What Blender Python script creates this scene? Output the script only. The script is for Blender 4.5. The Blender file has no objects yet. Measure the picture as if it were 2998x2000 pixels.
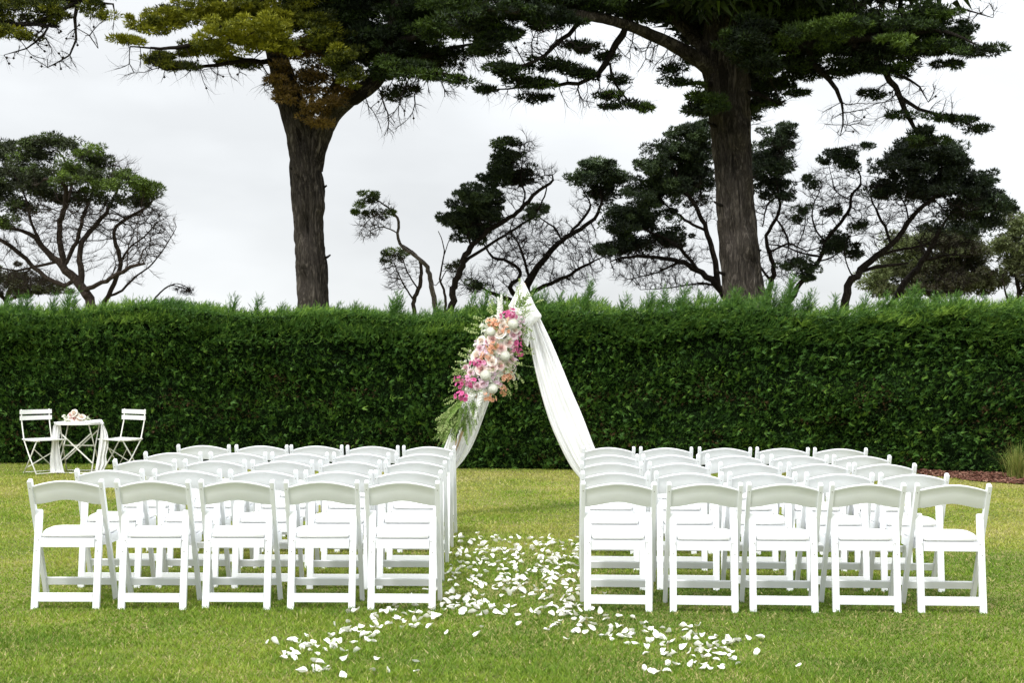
import bpy, bmesh, math, random
import numpy as np
from mathutils import Vector, Matrix, noise, Quaternion

random.seed(7)
RNG = np.random.default_rng(11)
D2R = math.radians
sc = bpy.context.scene
COL = sc.collection

# ------------------------------------------------------------------ camera
F_PX, CX, HY, CAM_H, ROLL = 3750.0, 1499.0, 1056.0, 1.53, 0.005
cam_d = bpy.data.cameras.new("camera")
cam = bpy.data.objects.new("camera", cam_d)
COL.objects.link(cam)
cam_d.sensor_width = 36.0
cam_d.lens = 36.0 * F_PX / 2998.0
cam_d.shift_y = (HY - 1000.0) / 2998.0
cam_d.clip_start = 0.1
cam_d.clip_end = 3000
cam.matrix_world = Matrix.Translation((0, 0, CAM_H)) @ Matrix.Rotation(math.pi / 2, 4, 'X') @ Matrix.Rotation(ROLL, 4, 'Z')
sc.camera = cam

# ------------------------------------------------------------------ world: overcast sky
SUN_EL, SUN_AZ = D2R(52), D2R(215)      # azimuth clockwise from +Y: behind and left of the camera
world = bpy.data.worlds.new("World")
sc.world = world
world.use_nodes = True
wn, wl = world.node_tree.nodes, world.node_tree.links
wn.clear()
w_out = wn.new("ShaderNodeOutputWorld")
sky = wn.new("ShaderNodeTexSky")
sky.sky_type = 'NISHITA'
sky.sun_disc = False
sky.sun_elevation = SUN_EL
sky.sun_rotation = SUN_AZ
bg1 = wn.new("ShaderNodeBackground"); bg1.inputs[1].default_value = 0.1
wl.new(sky.outputs[0], bg1.inputs[0])
tc = wn.new("ShaderNodeTexCoord")
sep = wn.new("ShaderNodeSeparateXYZ"); wl.new(tc.outputs['Generated'], sep.inputs[0])
# overcast sky, about three times brighter overhead than at the horizon (CIE overcast)
mx = wn.new("ShaderNodeMath"); mx.operation = 'MAXIMUM'; mx.inputs[1].default_value = 0.0
wl.new(sep.outputs[2], mx.inputs[0])
sq = wn.new("ShaderNodeMath"); sq.operation = 'POWER'; sq.inputs[1].default_value = 1.7
wl.new(mx.outputs[0], sq.inputs[0])
cie = wn.new("ShaderNodeMath"); cie.operation = 'MULTIPLY_ADD'
cie.inputs[1].default_value = 1.35
cie.inputs[2].default_value = 0.475
wl.new(sq.outputs[0], cie.inputs[0])
mp = wn.new("ShaderNodeMapping"); mp.inputs['Scale'].default_value = (1.0, 1.0, 2.6)
mp.inputs['Location'].default_value = (0.35, 0.2, 0.45)
wl.new(tc.outputs['Generated'], mp.inputs[0])
cn = wn.new("ShaderNodeTexNoise"); cn.inputs['Scale'].default_value = 2.4; cn.inputs['Detail'].default_value = 5
cn.inputs['Roughness'].default_value = 0.5
wl.new(mp.outputs[0], cn.inputs[0])
cr = wn.new("ShaderNodeMapRange")
cr.inputs['From Min'].default_value = 0.35; cr.inputs['From Max'].default_value = 0.68
cr.inputs['To Min'].default_value = 0.91; cr.inputs['To Max'].default_value = 1.24
wl.new(cn.outputs[0], cr.inputs[0])
cm = wn.new("ShaderNodeMath"); cm.operation = 'MULTIPLY'
wl.new(cie.outputs[0], cm.inputs[0]); wl.new(cr.outputs[0], cm.inputs[1])
bg2 = wn.new("ShaderNodeBackground"); bg2.inputs[0].default_value = (0.955, 0.98, 1.0, 1)
wl.new(cm.outputs[0], bg2.inputs[1])
mixs = wn.new("ShaderNodeMixShader"); mixs.inputs[0].default_value = 0.96
wl.new(bg1.outputs[0], mixs.inputs[1]); wl.new(bg2.outputs[0], mixs.inputs[2])
wl.new(mixs.outputs[0], w_out.inputs[0])

sun_d = bpy.data.lights.new("sun", 'SUN')
sun_d.energy = 1.5
sun_d.angle = D2R(10)
sun_d.color = (1.0, 0.985, 0.955)
sun = bpy.data.objects.new("sun", sun_d)
COL.objects.link(sun)
sdir = Vector((math.sin(SUN_AZ) * math.cos(SUN_EL), math.cos(SUN_AZ) * math.cos(SUN_EL), math.sin(SUN_EL)))
sun.rotation_euler = sdir.to_track_quat('Z', 'Y').to_euler()

sc.view_settings.view_transform = 'Standard'
sc.view_settings.look = 'None'
sc.view_settings.gamma = 1.0
sc.view_settings.exposure = 0.86
sc.view_settings.use_curve_mapping = False
sc.render.engine = 'CYCLES'
sc.cycles.max_bounces = 6
sc.cycles.transmission_bounces = 3
sc.cycles.transparent_max_bounces = 4

# ------------------------------------------------------------------ helpers
def P(x, y, Y):
    """photo pixel (2998 wide) at distance Y -> world point"""
    dx, dy = x - CX, y - HY
    c, s = math.cos(ROLL), math.sin(ROLL)
    u, v = dx * c + dy * s, -dx * s + dy * c
    return Vector((u / F_PX * Y, Y, CAM_H - v / F_PX * Y))

K = 2998 / 2350.0
def PD(x, y, Y):
    return P(x * K, y * K, Y)

def tag(o, label=None, cat=None, group=None, kind=None):
    if label: o['label'] = label
    if cat: o['category'] = cat
    if group: o['group'] = group
    if kind: o['kind'] = kind
    return o

def empty(name, loc=(0, 0, 0), rz=0.0):
    o = bpy.data.objects.new(name, None)
    o.empty_display_size = 0.2
    COL.objects.link(o)
    o.location = loc
    o.rotation_euler = (0, 0, rz)
    return o

def link(name, me, parent=None):
    o = bpy.data.objects.new(name, me)
    COL.objects.link(o)
    if parent: o.parent = parent
    return o

def np_mesh(name, verts, faces, mat, tint=None, smooth=False):
    """verts (N,3), faces list of index arrays (M,k)"""
    me = bpy.data.meshes.new(name)
    verts = np.asarray(verts, dtype=np.float32)
    if not isinstance(faces, (list, tuple)): faces = [faces]
    faces = [np.asarray(f, dtype=np.int32) for f in faces if len(f)]
    me.vertices.add(len(verts)); me.vertices.foreach_set('co', verts.ravel())
    loops = np.concatenate([f.ravel() for f in faces])
    tot = np.concatenate([np.full(len(f), f.shape[1], np.int32) for f in faces])
    start = np.concatenate([[0], np.cumsum(tot)[:-1]]).astype(np.int32)
    me.loops.add(len(loops)); me.loops.foreach_set('vertex_index', loops)
    me.polygons.add(len(tot)); me.polygons.foreach_set('loop_start', start)
    me.polygons.foreach_set('loop_total', tot)
    if smooth: me.polygons.foreach_set('use_smooth', np.ones(len(tot), bool))
    if tint is not None:
        a = me.attributes.new('tint', 'FLOAT', 'POINT')
        a.data.foreach_set('value', np.asarray(tint, dtype=np.float32))
    me.update(calc_edges=True)
    if mat: me.materials.append(mat)
    return me

def bm_mesh(name, bm, mat, smooth=False, bevel=0.0, segs=2):
    if bevel > 0:
        bmesh.ops.bevel(bm, geom=[e for e in bm.edges if len(e.link_faces) == 2 and e.calc_face_angle(0) > 0.6], offset=bevel, segments=segs, affect='EDGES', profile=0.6)
    bmesh.ops.recalc_face_normals(bm, faces=bm.faces)
    if smooth:
        for f in bm.faces: f.smooth = True
    me = bpy.data.meshes.new(name)
    bm.to_mesh(me); bm.free()
    if mat: me.materials.append(mat)
    return me

def vnoise(p, s):
    return noise.noise(Vector(p) * s)

# cheap vectorised value noise for numpy arrays
_PERM = RNG.random((64, 64, 64))
def npnoise(p, s):
    q = np.asarray(p) * s + 100.0
    i = np.floor(q).astype(int); f = q - i; f = f * f * (3 - 2 * f)
    out = 0
    for dx in (0, 1):
        wx = f[:, 0] if dx else 1 - f[:, 0]
        for dy in (0, 1):
            wy = f[:, 1] if dy else 1 - f[:, 1]
            for dz in (0, 1):
                wz = f[:, 2] if dz else 1 - f[:, 2]
                out = out + wx * wy * wz * _PERM[(i[:, 0] + dx) % 64, (i[:, 1] + dy) % 64, (i[:, 2] + dz) % 64]
    return out

def unit(v):
    return v / np.maximum(np.linalg.norm(v, axis=1, keepdims=True), 1e-9)

def rdir(n):
    return unit(RNG.normal(size=(n, 3)))

# ------------------------------------------------------------------ materials
def new_mat(name):
    m = bpy.data.materials.new(name)
    m.use_nodes = True
    nt = m.node_tree
    b = nt.nodes['Principled BSDF']
    return m, nt, b

def plain(name, col, rough=0.5, spec=0.5, var=0.06, scale=8.0, bump=0.0, bscale=60.0, sub=0.0):
    m, nt, b = new_mat(name)
    n = nt.nodes.new("ShaderNodeTexNoise"); n.inputs['Scale'].default_value = scale; n.inputs['Detail'].default_value = 5
    t = nt.nodes.new("ShaderNodeTexCoord"); nt.links.new(t.outputs['Object'], n.inputs[0])
    r = nt.nodes.new("ShaderNodeValToRGB")
    r.color_ramp.elements[0].position = 0.3; r.color_ramp.elements[1].position = 0.7
    r.color_ramp.elements[0].color = (*[c * (1 - var) for c in col], 1)
    r.color_ramp.elements[1].color = (*[min(1, c * (1 + var)) for c in col], 1)
    nt.links.new(n.outputs[0], r.inputs[0]); nt.links.new(r.outputs[0], b.inputs['Base Color'])
    b.inputs['Roughness'].default_value = rough
    b.inputs['Specular IOR Level'].default_value = spec
    if sub: b.inputs['Subsurface Weight'].default_value = sub; b.inputs['Subsurface Radius'].default_value = (0.02, 0.02, 0.02)
    if bump:
        n2 = nt.nodes.new("ShaderNodeTexNoise"); n2.inputs['Scale'].default_value = bscale; n2.inputs['Detail'].default_value = 4
        nt.links.new(t.outputs['Object'], n2.inputs[0])
        bp = nt.nodes.new("ShaderNodeBump"); bp.inputs['Strength'].default_value = bump; bp.inputs['Distance'].default_value = 0.01
        nt.links.new(n2.outputs[0], bp.inputs['Height']); nt.links.new(bp.outputs[0], b.inputs['Normal'])
    return m

def tinted(name, stops, rough=0.6, spec=0.3, transl=0.2):
    """leaf-like material: 'tint' attribute through a ramp, some light let through"""
    m, nt, b = new_mat(name)
    a = nt.nodes.new("ShaderNodeAttribute"); a.attribute_name = 'tint'
    r = nt.nodes.new("ShaderNodeValToRGB")
    els = r.color_ramp.elements
    els[0].position = stops[0][0]; els[0].color = (*stops[0][1], 1)
    els[1].position = stops[-1][0]; els[1].color = (*stops[-1][1], 1)
    for p, c in stops[1:-1]:
        e = els.new(p); e.color = (*c, 1)
    nt.links.new(a.outputs['Fac'], r.inputs[0])
    nt.links.new(r.outputs[0], b.inputs['Base Color'])
    b.inputs['Roughness'].default_value = rough
    b.inputs['Specular IOR Level'].default_value = spec
    if transl:
        tr = nt.nodes.new("ShaderNodeBsdfTranslucent"); nt.links.new(r.outputs[0], tr.inputs[0])
        mi = nt.nodes.new("ShaderNodeMixShader"); mi.inputs[0].default_value = transl
        nt.links.new(b.outputs[0], mi.inputs[1]); nt.links.new(tr.outputs[0], mi.inputs[2])
        nt.links.new(mi.outputs[0], nt.nodes['Material Output'].inputs[0])
    return m

M = {}
M['resin'] = plain('white_resin', (0.81, 0.825, 0.845), 0.38, 0.45, 0.03, 6, 0.05, 180)
M['vinyl'] = plain('white_vinyl', (0.86, 0.86, 0.855), 0.45, 0.4, 0.02, 8, 0.08, 40)
M['bolt'] = plain('bolt_steel', (0.25, 0.24, 0.22), 0.4, 0.5)
M['metal'] = plain('white_painted_metal', (0.80, 0.79, 0.74), 0.4, 0.5, 0.04, 20)
M['slat'] = plain('white_painted_slat', (0.84, 0.84, 0.82), 0.4, 0.4, 0.03, 14)
M['wood'] = plain('pale_timber', (0.52, 0.36, 0.22), 0.65, 0.3, 0.15, 12)
M['soil'] = plain('soil', (0.06, 0.04, 0.025), 0.9, 0.2, 0.3, 20)

def cloth_mat(name, col, transl=0.25):
    m, nt, b = new_mat(name)
    b.inputs['Base Color'].default_value = (*col, 1)
    b.inputs['Roughness'].default_value = 0.8
    b.inputs['Specular IOR Level'].default_value = 0.2
    t = nt.nodes.new("ShaderNodeTexCoord")
    n = nt.nodes.new("ShaderNodeTexNoise"); n.inputs['Scale'].default_value = 30
    nt.links.new(t.outputs['Object'], n.inputs[0])
    bp = nt.nodes.new("ShaderNodeBump"); bp.inputs['Strength'].default_value = 0.25; bp.inputs['Distance'].default_value = 0.01
    nt.links.new(n.outputs[0], bp.inputs['Height']); nt.links.new(bp.outputs[0], b.inputs['Normal'])
    tr = nt.nodes.new("ShaderNodeBsdfTranslucent"); tr.inputs[0].default_value = (*col, 1)
    mi = nt.nodes.new("ShaderNodeMixShader"); mi.inputs[0].default_value = transl
    nt.links.new(b.outputs[0], mi.inputs[1]); nt.links.new(tr.outputs[0], mi.inputs[2])
    nt.links.new(mi.outputs[0], nt.nodes['Material Output'].inputs[0])
    return m
M['chiffon'] = cloth_mat('white_chiffon', (0.90, 0.90, 0.90), 0.15)
M['gauze'] = cloth_mat('white_gauze', (0.90, 0.90, 0.90), 0.15)

def bark_mat(name, c1, c2, c3, vs=0.25):
    m, nt, b = new_mat(name)
    t = nt.nodes.new("ShaderNodeTexCoord")
    mp = nt.nodes.new("ShaderNodeMapping"); mp.inputs['Scale'].default_value = (1, 1, vs)
    nt.links.new(t.outputs['Object'], mp.inputs[0])
    n = nt.nodes.new("ShaderNodeTexNoise"); n.inputs['Scale'].default_value = 5.5; n.inputs['Detail'].default_value = 9
    n.inputs['Roughness'].default_value = 0.7; n.inputs['Distortion'].default_value = 1.6
    nt.links.new(mp.outputs[0], n.inputs[0])
    # cracks where the noise crosses its middle
    su = nt.nodes.new("ShaderNodeMath"); su.operation = 'SUBTRACT'; su.inputs[1].default_value = 0.5
    ab = nt.nodes.new("ShaderNodeMath"); ab.operation = 'ABSOLUTE'
    ml = nt.nodes.new("ShaderNodeMath"); ml.operation = 'MULTIPLY'; ml.inputs[1].default_value = 6.0; ml.use_clamp = True
    nt.links.new(n.outputs[0], su.inputs[0]); nt.links.new(su.outputs[0], ab.inputs[0]); nt.links.new(ab.outputs[0], ml.inputs[0])
    n3 = nt.nodes.new("ShaderNodeTexNoise"); n3.inputs['Scale'].default_value = 1.1; n3.inputs['Detail'].default_value = 5
    nt.links.new(t.outputs['Object'], n3.inputs[0])
    ad = nt.nodes.new("ShaderNodeMath"); ad.operation = 'MULTIPLY_ADD'; ad.inputs[1].default_value = 0.55
    nt.links.new(ml.outputs[0], ad.inputs[0]); 
    m3 = nt.nodes.new("ShaderNodeMath"); m3.operation = 'MULTIPLY'; m3.inputs[1].default_value = 0.55
    nt.links.new(n3.outputs[0], m3.inputs[0]); nt.links.new(m3.outputs[0], ad.inputs[2])
    r = nt.nodes.new("ShaderNodeValToRGB")
    r.color_ramp.elements[0].position = 0.22; r.color_ramp.elements[0].color = (*c1, 1)
    r.color_ramp.elements[1].position = 0.85; r.color_ramp.elements[1].color = (*c3, 1)
    e = r.color_ramp.elements.new(0.5); e.color = (*c2, 1)
    nt.links.new(ad.outputs[0], r.inputs[0]); nt.links.new(r.outputs[0], b.inputs['Base Color'])
    b.inputs['Roughness'].default_value = 0.9; b.inputs['Specular IOR Level'].default_value = 0.15
    bp = nt.nodes.new("ShaderNodeBump"); bp.inputs['Strength'].default_value = 1.0; bp.inputs['Distance'].default_value = 0.06
    nt.links.new(ml.outputs[0], bp.inputs['Height']); nt.links.new(bp.outputs[0], b.inputs['Normal'])
    return m
M['bark_cyp'] = bark_mat('cypress_bark', (0.016, 0.013, 0.011), (0.11, 0.093, 0.078), (0.24, 0.21, 0.178), 0.2)
M['bark_limb'] = bark_mat('limb_bark', (0.014, 0.011, 0.009), (0.030, 0.024, 0.019), (0.055, 0.044, 0.035), 0.4)
M['bark_tea'] = bark_mat('tea_tree_bark', (0.04, 0.029, 0.023), (0.085, 0.064, 0.052), (0.14, 0.11, 0.09), 0.4)
M['bark_dark'] = bark_mat('dark_bark', (0.014, 0.010, 0.008), (0.032, 0.024, 0.019), (0.06, 0.046, 0.037), 0.4)
M['bark_pale'] = bark_mat('pale_bark', (0.10, 0.085, 0.075), (0.22, 0.19, 0.165), (0.32, 0.28, 0.25), 0.4)

M['twig'] = plain('fine_twig', (0.045, 0.034, 0.028), 0.9, 0.1, 0.3, 3)
M['twig_dark'] = plain('fine_dark_twig', (0.016, 0.012, 0.010), 0.9, 0.1, 0.3, 3)
M['leaf_yellow'] = tinted('golden_cypress_leaf', [(0, (0.012, 0.018, 0.006)), (0.4, (0.045, 0.06, 0.008)), (0.7, (0.16, 0.175, 0.012)), (1, (0.32, 0.32, 0.02))], transl=0.15)
M['leaf_brown'] = tinted('withered_cypress_leaf', [(0, (0.04, 0.028, 0.010)), (0.5, (0.13, 0.08, 0.018)), (1, (0.25, 0.16, 0.03))], transl=0.1)
M['leaf_cyp'] = tinted('cypress_leaf', [(0, (0.006, 0.011, 0.005)), (0.35, (0.016, 0.030, 0.009)), (0.65, (0.050, 0.088, 0.014)), (1, (0.10, 0.16, 0.02))], transl=0.1)  # low stops near-black, putting the crown's shaded undersides into leaf colour
M['leaf_tea'] = tinted('tea_tree_leaf', [(0, (0.02, 0.026, 0.013)), (0.4, (0.05, 0.063, 0.024)), (0.75, (0.085, 0.135, 0.024)), (1, (0.15, 0.23, 0.025))], transl=0.15)
M['leaf_dark'] = tinted('dark_tea_tree_leaf', [(0, (0.012, 0.018, 0.011)), (0.35, (0.032, 0.050, 0.024)), (0.7, (0.065, 0.10, 0.042)), (1, (0.11, 0.16, 0.06))], transl=0.1)
M['leaf_olive'] = tinted('olive_shrub_leaf', [(0, (0.04, 0.032, 0.02)), (0.5, (0.075, 0.085, 0.035)), (1, (0.16, 0.20, 0.07))], transl=0.1)
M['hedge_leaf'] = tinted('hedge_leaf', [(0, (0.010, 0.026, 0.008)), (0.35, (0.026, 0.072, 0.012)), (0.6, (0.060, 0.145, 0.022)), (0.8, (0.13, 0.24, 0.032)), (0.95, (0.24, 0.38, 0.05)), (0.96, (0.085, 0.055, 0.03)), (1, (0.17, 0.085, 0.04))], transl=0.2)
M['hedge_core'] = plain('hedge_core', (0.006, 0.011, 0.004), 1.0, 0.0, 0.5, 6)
M['grass'] = tinted('grass_blade', [(0, (0.055, 0.11, 0.012)), (0.3, (0.12, 0.21, 0.018)), (0.5, (0.21, 0.30, 0.028)), (0.74, (0.36, 0.36, 0.07)), (1, (0.55, 0.47, 0.25))], transl=0.3, spec=0.2)
M['mulch'] = tinted('bark_mulch', [(0, (0.05, 0.018, 0.012)), (0.5, (0.14, 0.055, 0.035)), (1, (0.32, 0.19, 0.13))], transl=0, rough=0.8)
M['tussock'] = tinted('tussock_blade', [(0, (0.06, 0.11, 0.02)), (0.6, (0.22, 0.26, 0.05)), (1, (0.42, 0.34, 0.12))], transl=0.2)
M['petal'] = cloth_mat('white_rose_petal', (0.86, 0.85, 0.78), 0.2)

def petal_mat(name, c_in, c_out):
    return tinted(name, [(0, c_in), (1, c_out)], rough=0.6, spec=0.2, transl=0.2)
M['rose_blush'] = petal_mat('blush_rose', (0.82, 0.52, 0.50), (0.88, 0.75, 0.70))
M['rose_cream'] = petal_mat('cream_rose', (0.86, 0.72, 0.62), (0.90, 0.84, 0.77))
M['rose_pink'] = petal_mat('pale_pink_rose', (0.80, 0.50, 0.56), (0.88, 0.72, 0.76))
M['mum'] = petal_mat('white_chrysanthemum', (0.84, 0.85, 0.72), (0.90, 0.90, 0.84))
M['magenta'] = petal_mat('magenta_bloom', (0.50, 0.04, 0.16), (0.74, 0.20, 0.42))
M['magenta2'] = petal_mat('orchid_pink_bloom', (0.60, 0.18, 0.32), (0.80, 0.42, 0.58))
M['orange'] = petal_mat('apricot_bloom', (0.68, 0.30, 0.14), (0.86, 0.52, 0.38))
M['lilac'] = petal_mat('lilac_bloom', (0.70, 0.46, 0.58), (0.86, 0.76, 0.82))
M['floret'] = petal_mat('white_floret', (0.70, 0.74, 0.50), (0.87, 0.87, 0.84))
M['green'] = tinted('garland_leaf', [(0, (0.06, 0.12, 0.02)), (0.5, (0.17, 0.28, 0.05)), (1, (0.46, 0.55, 0.22))], transl=0.25)

# ------------------------------------------------------------------ ground
def make_ground():
    m, nt, b = new_mat('lawn_soil_and_thatch')
    t = nt.nodes.new("ShaderNodeTexCoord")
    n1 = nt.nodes.new("ShaderNodeTexNoise"); n1.inputs['Scale'].default_value = 0.9; n1.inputs['Detail'].default_value = 6
    n2 = nt.nodes.new("ShaderNodeTexNoise"); n2.inputs['Scale'].default_value = 40; n2.inputs['Detail'].default_value = 6
    for n in (n1, n2): nt.links.new(t.outputs['Object'], n.inputs[0])
    r1 = nt.nodes.new("ShaderNodeValToRGB")
    r1.color_ramp.elements[0].position = 0.35; r1.color_ramp.elements[0].color = (0.10, 0.125, 0.03, 1)
    r1.color_ramp.elements[1].position = 0.7; r1.color_ramp.elements[1].color = (0.25, 0.22, 0.09, 1)
    nt.links.new(n1.outputs[0], r1.inputs[0])
    mu = nt.nodes.new("ShaderNodeMix"); mu.data_type = 'RGBA'; mu.blend_type = 'MULTIPLY'; mu.inputs[0].default_value = 0.7
    nt.links.new(r1.outputs[0], mu.inputs[6])
    r2 = nt.nodes.new("ShaderNodeValToRGB")
    r2.color_ramp.elements[0].position = 0.3; r2.color_ramp.elements[0].color = (0.35, 0.35, 0.3, 1)
    r2.color_ramp.elements[1].position = 0.7; r2.color_ramp.elements[1].color = (1.3, 1.3, 1.2, 1)
    nt.links.new(n2.outputs[0], r2.inputs[0]); nt.links.new(r2.outputs[0], mu.inputs[7])
    nt.links.new(mu.outputs[2], b.inputs['Base Color'])
    b.inputs['Roughness'].default_value = 0.95; b.inputs['Specular IOR Level'].default_value = 0.1
    S = 1500.0
    v = [(-S, -200, 0), (S, -200, 0), (S, S, 0), (-S, S, 0)]
    o = link('ground', np_mesh('ground', v, np.array([[0, 1, 2, 3]]), m))
    tag(o, kind='structure')
make_ground()

# hedge base line
HX0, HY0, HX1, HY1 = -7.4, 18.5, 5.79, 17.42
HSL = (HY1 - HY0) / (HX1 - HX0)
def hedge_y(x): return HY0 + (x - HX0) * HSL

def lawn_tint(x, y):
    p = np.stack([x, y, np.zeros_like(x)], 1)
    a = npnoise(p + 5, 0.55) * 0.62 + npnoise(p + 31, 1.9) * 0.38 + npnoise(p * np.array([1, 2.0, 1]) + 77, 6.0) * 0.2 - .09
    dry = np.clip((y - 8.5) / 5.5, 0, 1)                     # the lawn is drier towards the hedge
    return 0.02 + a * 0.72 + dry * 0.26

def make_lawn():
    n = 560000
    # density falls with distance so blades stay about as dense in view
    r = RNG.random(n)
    y = 4.6 * (19.4 / 4.6) ** r
    x = (RNG.random(n) * 2 - 1) * (y * 0.46 + 0.5)
    keep = y < hedge_y(x) + 0.15
    x, y = x[keep], y[keep]; n = len(x)
    sc_ = (y / 6.0) ** 0.75
    p = np.stack([x, y, np.zeros(n)], 1)
    lush = npnoise(p, 1.3)
    tuft = npnoise(p + 9, 5.0)
    h = (0.009 + 0.011 * RNG.random(n) + 0.016 * np.clip(tuft - 0.45, 0, 1)) * (0.75 + 0.7 * lush)
    h *= np.where(y > 8, 0.95, 1.1)
    long_ = RNG.random(n) < 0.006
    h[long_] *= 1.9
    w = (0.0016 + 0.0014 * RNG.random(n)) * sc_ * 1.25
    th = RNG.random(n) * 2 * math.pi
    lean = RNG.random(n) * 0.9 + 0.25
    la = RNG.random(n) * 2 * math.pi
    side = np.stack([np.cos(th), np.sin(th), np.zeros(n)], 1) * w[:, None]
    ld = np.stack([np.cos(la), np.sin(la), np.zeros(n)], 1)
    base = p
    mid = base + ld * (h * lean * 0.35)[:, None] + np.array([0, 0, 1]) * (h * 0.6)[:, None]
    tip = base + ld * (h * lean * 1.2)[:, None] + np.array([0, 0, 1]) * (h * 0.95)[:, None]
    V = np.stack([base - side * 1.15, base + side * 1.15, tip], 1).reshape(-1, 3)
    tris = np.arange(n * 3, dtype=np.int32).reshape(-1, 3)
    t = lawn_tint(x, y) + RNG.normal(size=n) * 0.075
    dead = RNG.random(n) < 0.055
    t[dead] = 0.78 + RNG.random(dead.sum()) * 0.22
    t = np.clip(t, 0, 1)
    o = link('lawn_grass', np_mesh('lawn_grass', V, tris, M['grass'], np.repeat(t, 3)))
    tag(o, 'short mown green lawn grass with dry straw coloured patches', 'grass', kind='stuff')
make_lawn()

# ------------------------------------------------------------------ leaf clumps
def leaf_clumps(c, rad, n_per, L, W, up=0.35, tint0=None, tvar=0.12, inner=0.55, tiptint=0.0):
    """c (N,3) clump centres, rad (N,3) radii -> triangle soup"""
    N = len(c); m = N * n_per
    ci = np.repeat(np.arange(N), n_per)
    d = rdir(m)
    rr = inner + (1 - inner) * RNG.random(m) ** 0.6
    pos = c[ci] + d * rad[ci] * rr[:, None]
    ax = unit(d * 1.0 + np.array([0, 0, up]) + RNG.normal(size=(m, 3)) * 0.45)
    sd = unit(np.cross(ax, rdir(m)))
    ln = L * (0.6 + 0.8 * RNG.random(m)); wd = W * (0.6 + 0.8 * RNG.random(m)) * 0.5
    V = np.stack([pos - sd * wd[:, None], pos + sd * wd[:, None], pos + ax * ln[:, None]], 1).reshape(-1, 3)
    t = (np.full(N, 0.5) if tint0 is None else tint0)[ci] + RNG.normal(size=m) * tvar + tiptint * (rr - 0.75) * 2
    t = np.clip(t, 0, 1)
    F = np.arange(m * 3, dtype=np.int32).reshape(-1, 3)
    return V, F, np.repeat(t, 3)

def soup_join(parts):
    V, F, T, off = [], [], [], 0
    for v, f, t in parts:
        V.append(v); F.append(f + off); T.append(t); off += len(v)
    return np.concatenate(V), np.concatenate(F), np.concatenate(T)

# ------------------------------------------------------------------ branches by space colonisation
def resample(pts, step):
    pts = np.array(pts, float)
    out = []
    # Catmull-Rom
    Q = np.vstack([2 * pts[0] - pts[1], pts, 2 * pts[-1] - pts[-2]])
    for i in range(1, len(Q) - 2):
        a, b, c, d = Q[i - 1], Q[i], Q[i + 1], Q[i + 2]
        n = max(1, int(np.linalg.norm((c - b)[:3]) / step))
        for k in range(n):
            t = k / n
            out.append(0.5 * ((2 * b) + (-a + c) * t + (2 * a - 5 * b + 4 * c - d) * t * t + (-a + 3 * b - 3 * c + d) * t ** 3))
    out.append(pts[-1])
    return np.array(out)

def grow_tree(skels, attr, step=0.22, infl=3.0, kill=0.3, iters=90, wig=0.25, r_tip=0.010, expo=2.3, trop=(0, 0, 0.05)):
    """skels: list of (K,4) arrays xyz+radius; returns nodes, parent, radius, is_skeleton"""
    nodes, par, rad, sk = [], [], [], []
    for s in skels:
        R = resample(s, step)
        start = -1
        if nodes:
            d = np.linalg.norm(np.array(nodes) - R[0, :3], axis=1)
            if d.min() < 1.2: start = int(d.argmin())
        prev = start
        for q in R:
            nodes.append(q[:3] + RNG.normal(size=3) * 0.25 * min(q[3], 0.08)); par.append(prev); rad.append(max(q[3], 0.012)); sk.append(True)
            prev = len(nodes) - 1
    nodes = np.array(nodes); par = list(par); sk = list(sk); srad = list(rad)
    A = np.array(attr)
    def near(A_, N_, off):
        bi = np.zeros(len(A_), int); bd = np.full(len(A_), 1e9)
        for k in range(0, len(N_), 400):
            d = np.linalg.norm(A_[:, None] - N_[None, k:k + 400], axis=2)
            j = d.argmin(1); m = d[np.arange(len(A_)), j]
            u = m < bd; bd[u] = m[u]; bi[u] = j[u] + k + off
        return bi, bd
    ni, nd = near(A, nodes, 0)
    trop = np.array(trop)
    for it in range(iters):
        act = (nd < infl) & (nd > kill)
        if not act.any(): break
        dirs = unit(A[act] - nodes[ni[act]])
        acc = np.zeros((len(nodes), 3)); np.add.at(acc, ni[act], dirs)
        idx = np.unique(ni[act])
        g = unit(unit(acc[idx]) + RNG.normal(size=(len(idx), 3)) * wig + trop)
        new = nodes[idx] + g * step * (0.8 + 0.4 * RNG.random((len(idx), 1)))
        off = len(nodes)
        nodes = np.vstack([nodes, new]); par += list(idx); sk += [False] * len(idx); srad += [0] * len(idx)
        bi, bd = near(A, new, off)
        u = bd < nd; nd[u] = bd[u]; ni[u] = bi[u]
        keep = nd > kill
        A, ni, nd = A[keep], ni[keep], nd[keep]
        if len(A) == 0 or len(nodes) > 14000: break
    par = np.array(par); sk = np.array(sk); srad = np.array(srad)
    n = len(nodes)
    for _ in range(2):
        acc = np.zeros_like(nodes); cnt = np.zeros(n); c = np.nonzero(par >= 0)[0]
        np.add.at(acc, par[c], nodes[c]); np.add.at(cnt, par[c], 1)
        mv = (~sk) & (cnt > 0) & (par >= 0)
        nodes[mv] = nodes[mv] * .45 + nodes[par[mv]] * .28 + acc[mv] / cnt[mv][:, None] * .27
    w = np.full(n, 0.0)
    rt = r_tip ** expo
    haschild = np.zeros(n, bool); haschild[par[par >= 0]] = True
    w[~haschild] = rt
    for i in range(n - 1, -1, -1):
        w[i] = max(w[i], rt)
        if par[i] >= 0: w[par[i]] += w[i]
    r = w ** (1 / expo)
    for i in range(n):
        if sk[i]: r[i] = max(srad[i], 0.012)
        elif par[i] >= 0: r[i] = min(r[i], 0.62 * r[par[i]] if sk[par[i]] else r[par[i]])
    return nodes, par, np.maximum(r, r_tip * 0.75), sk

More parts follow.
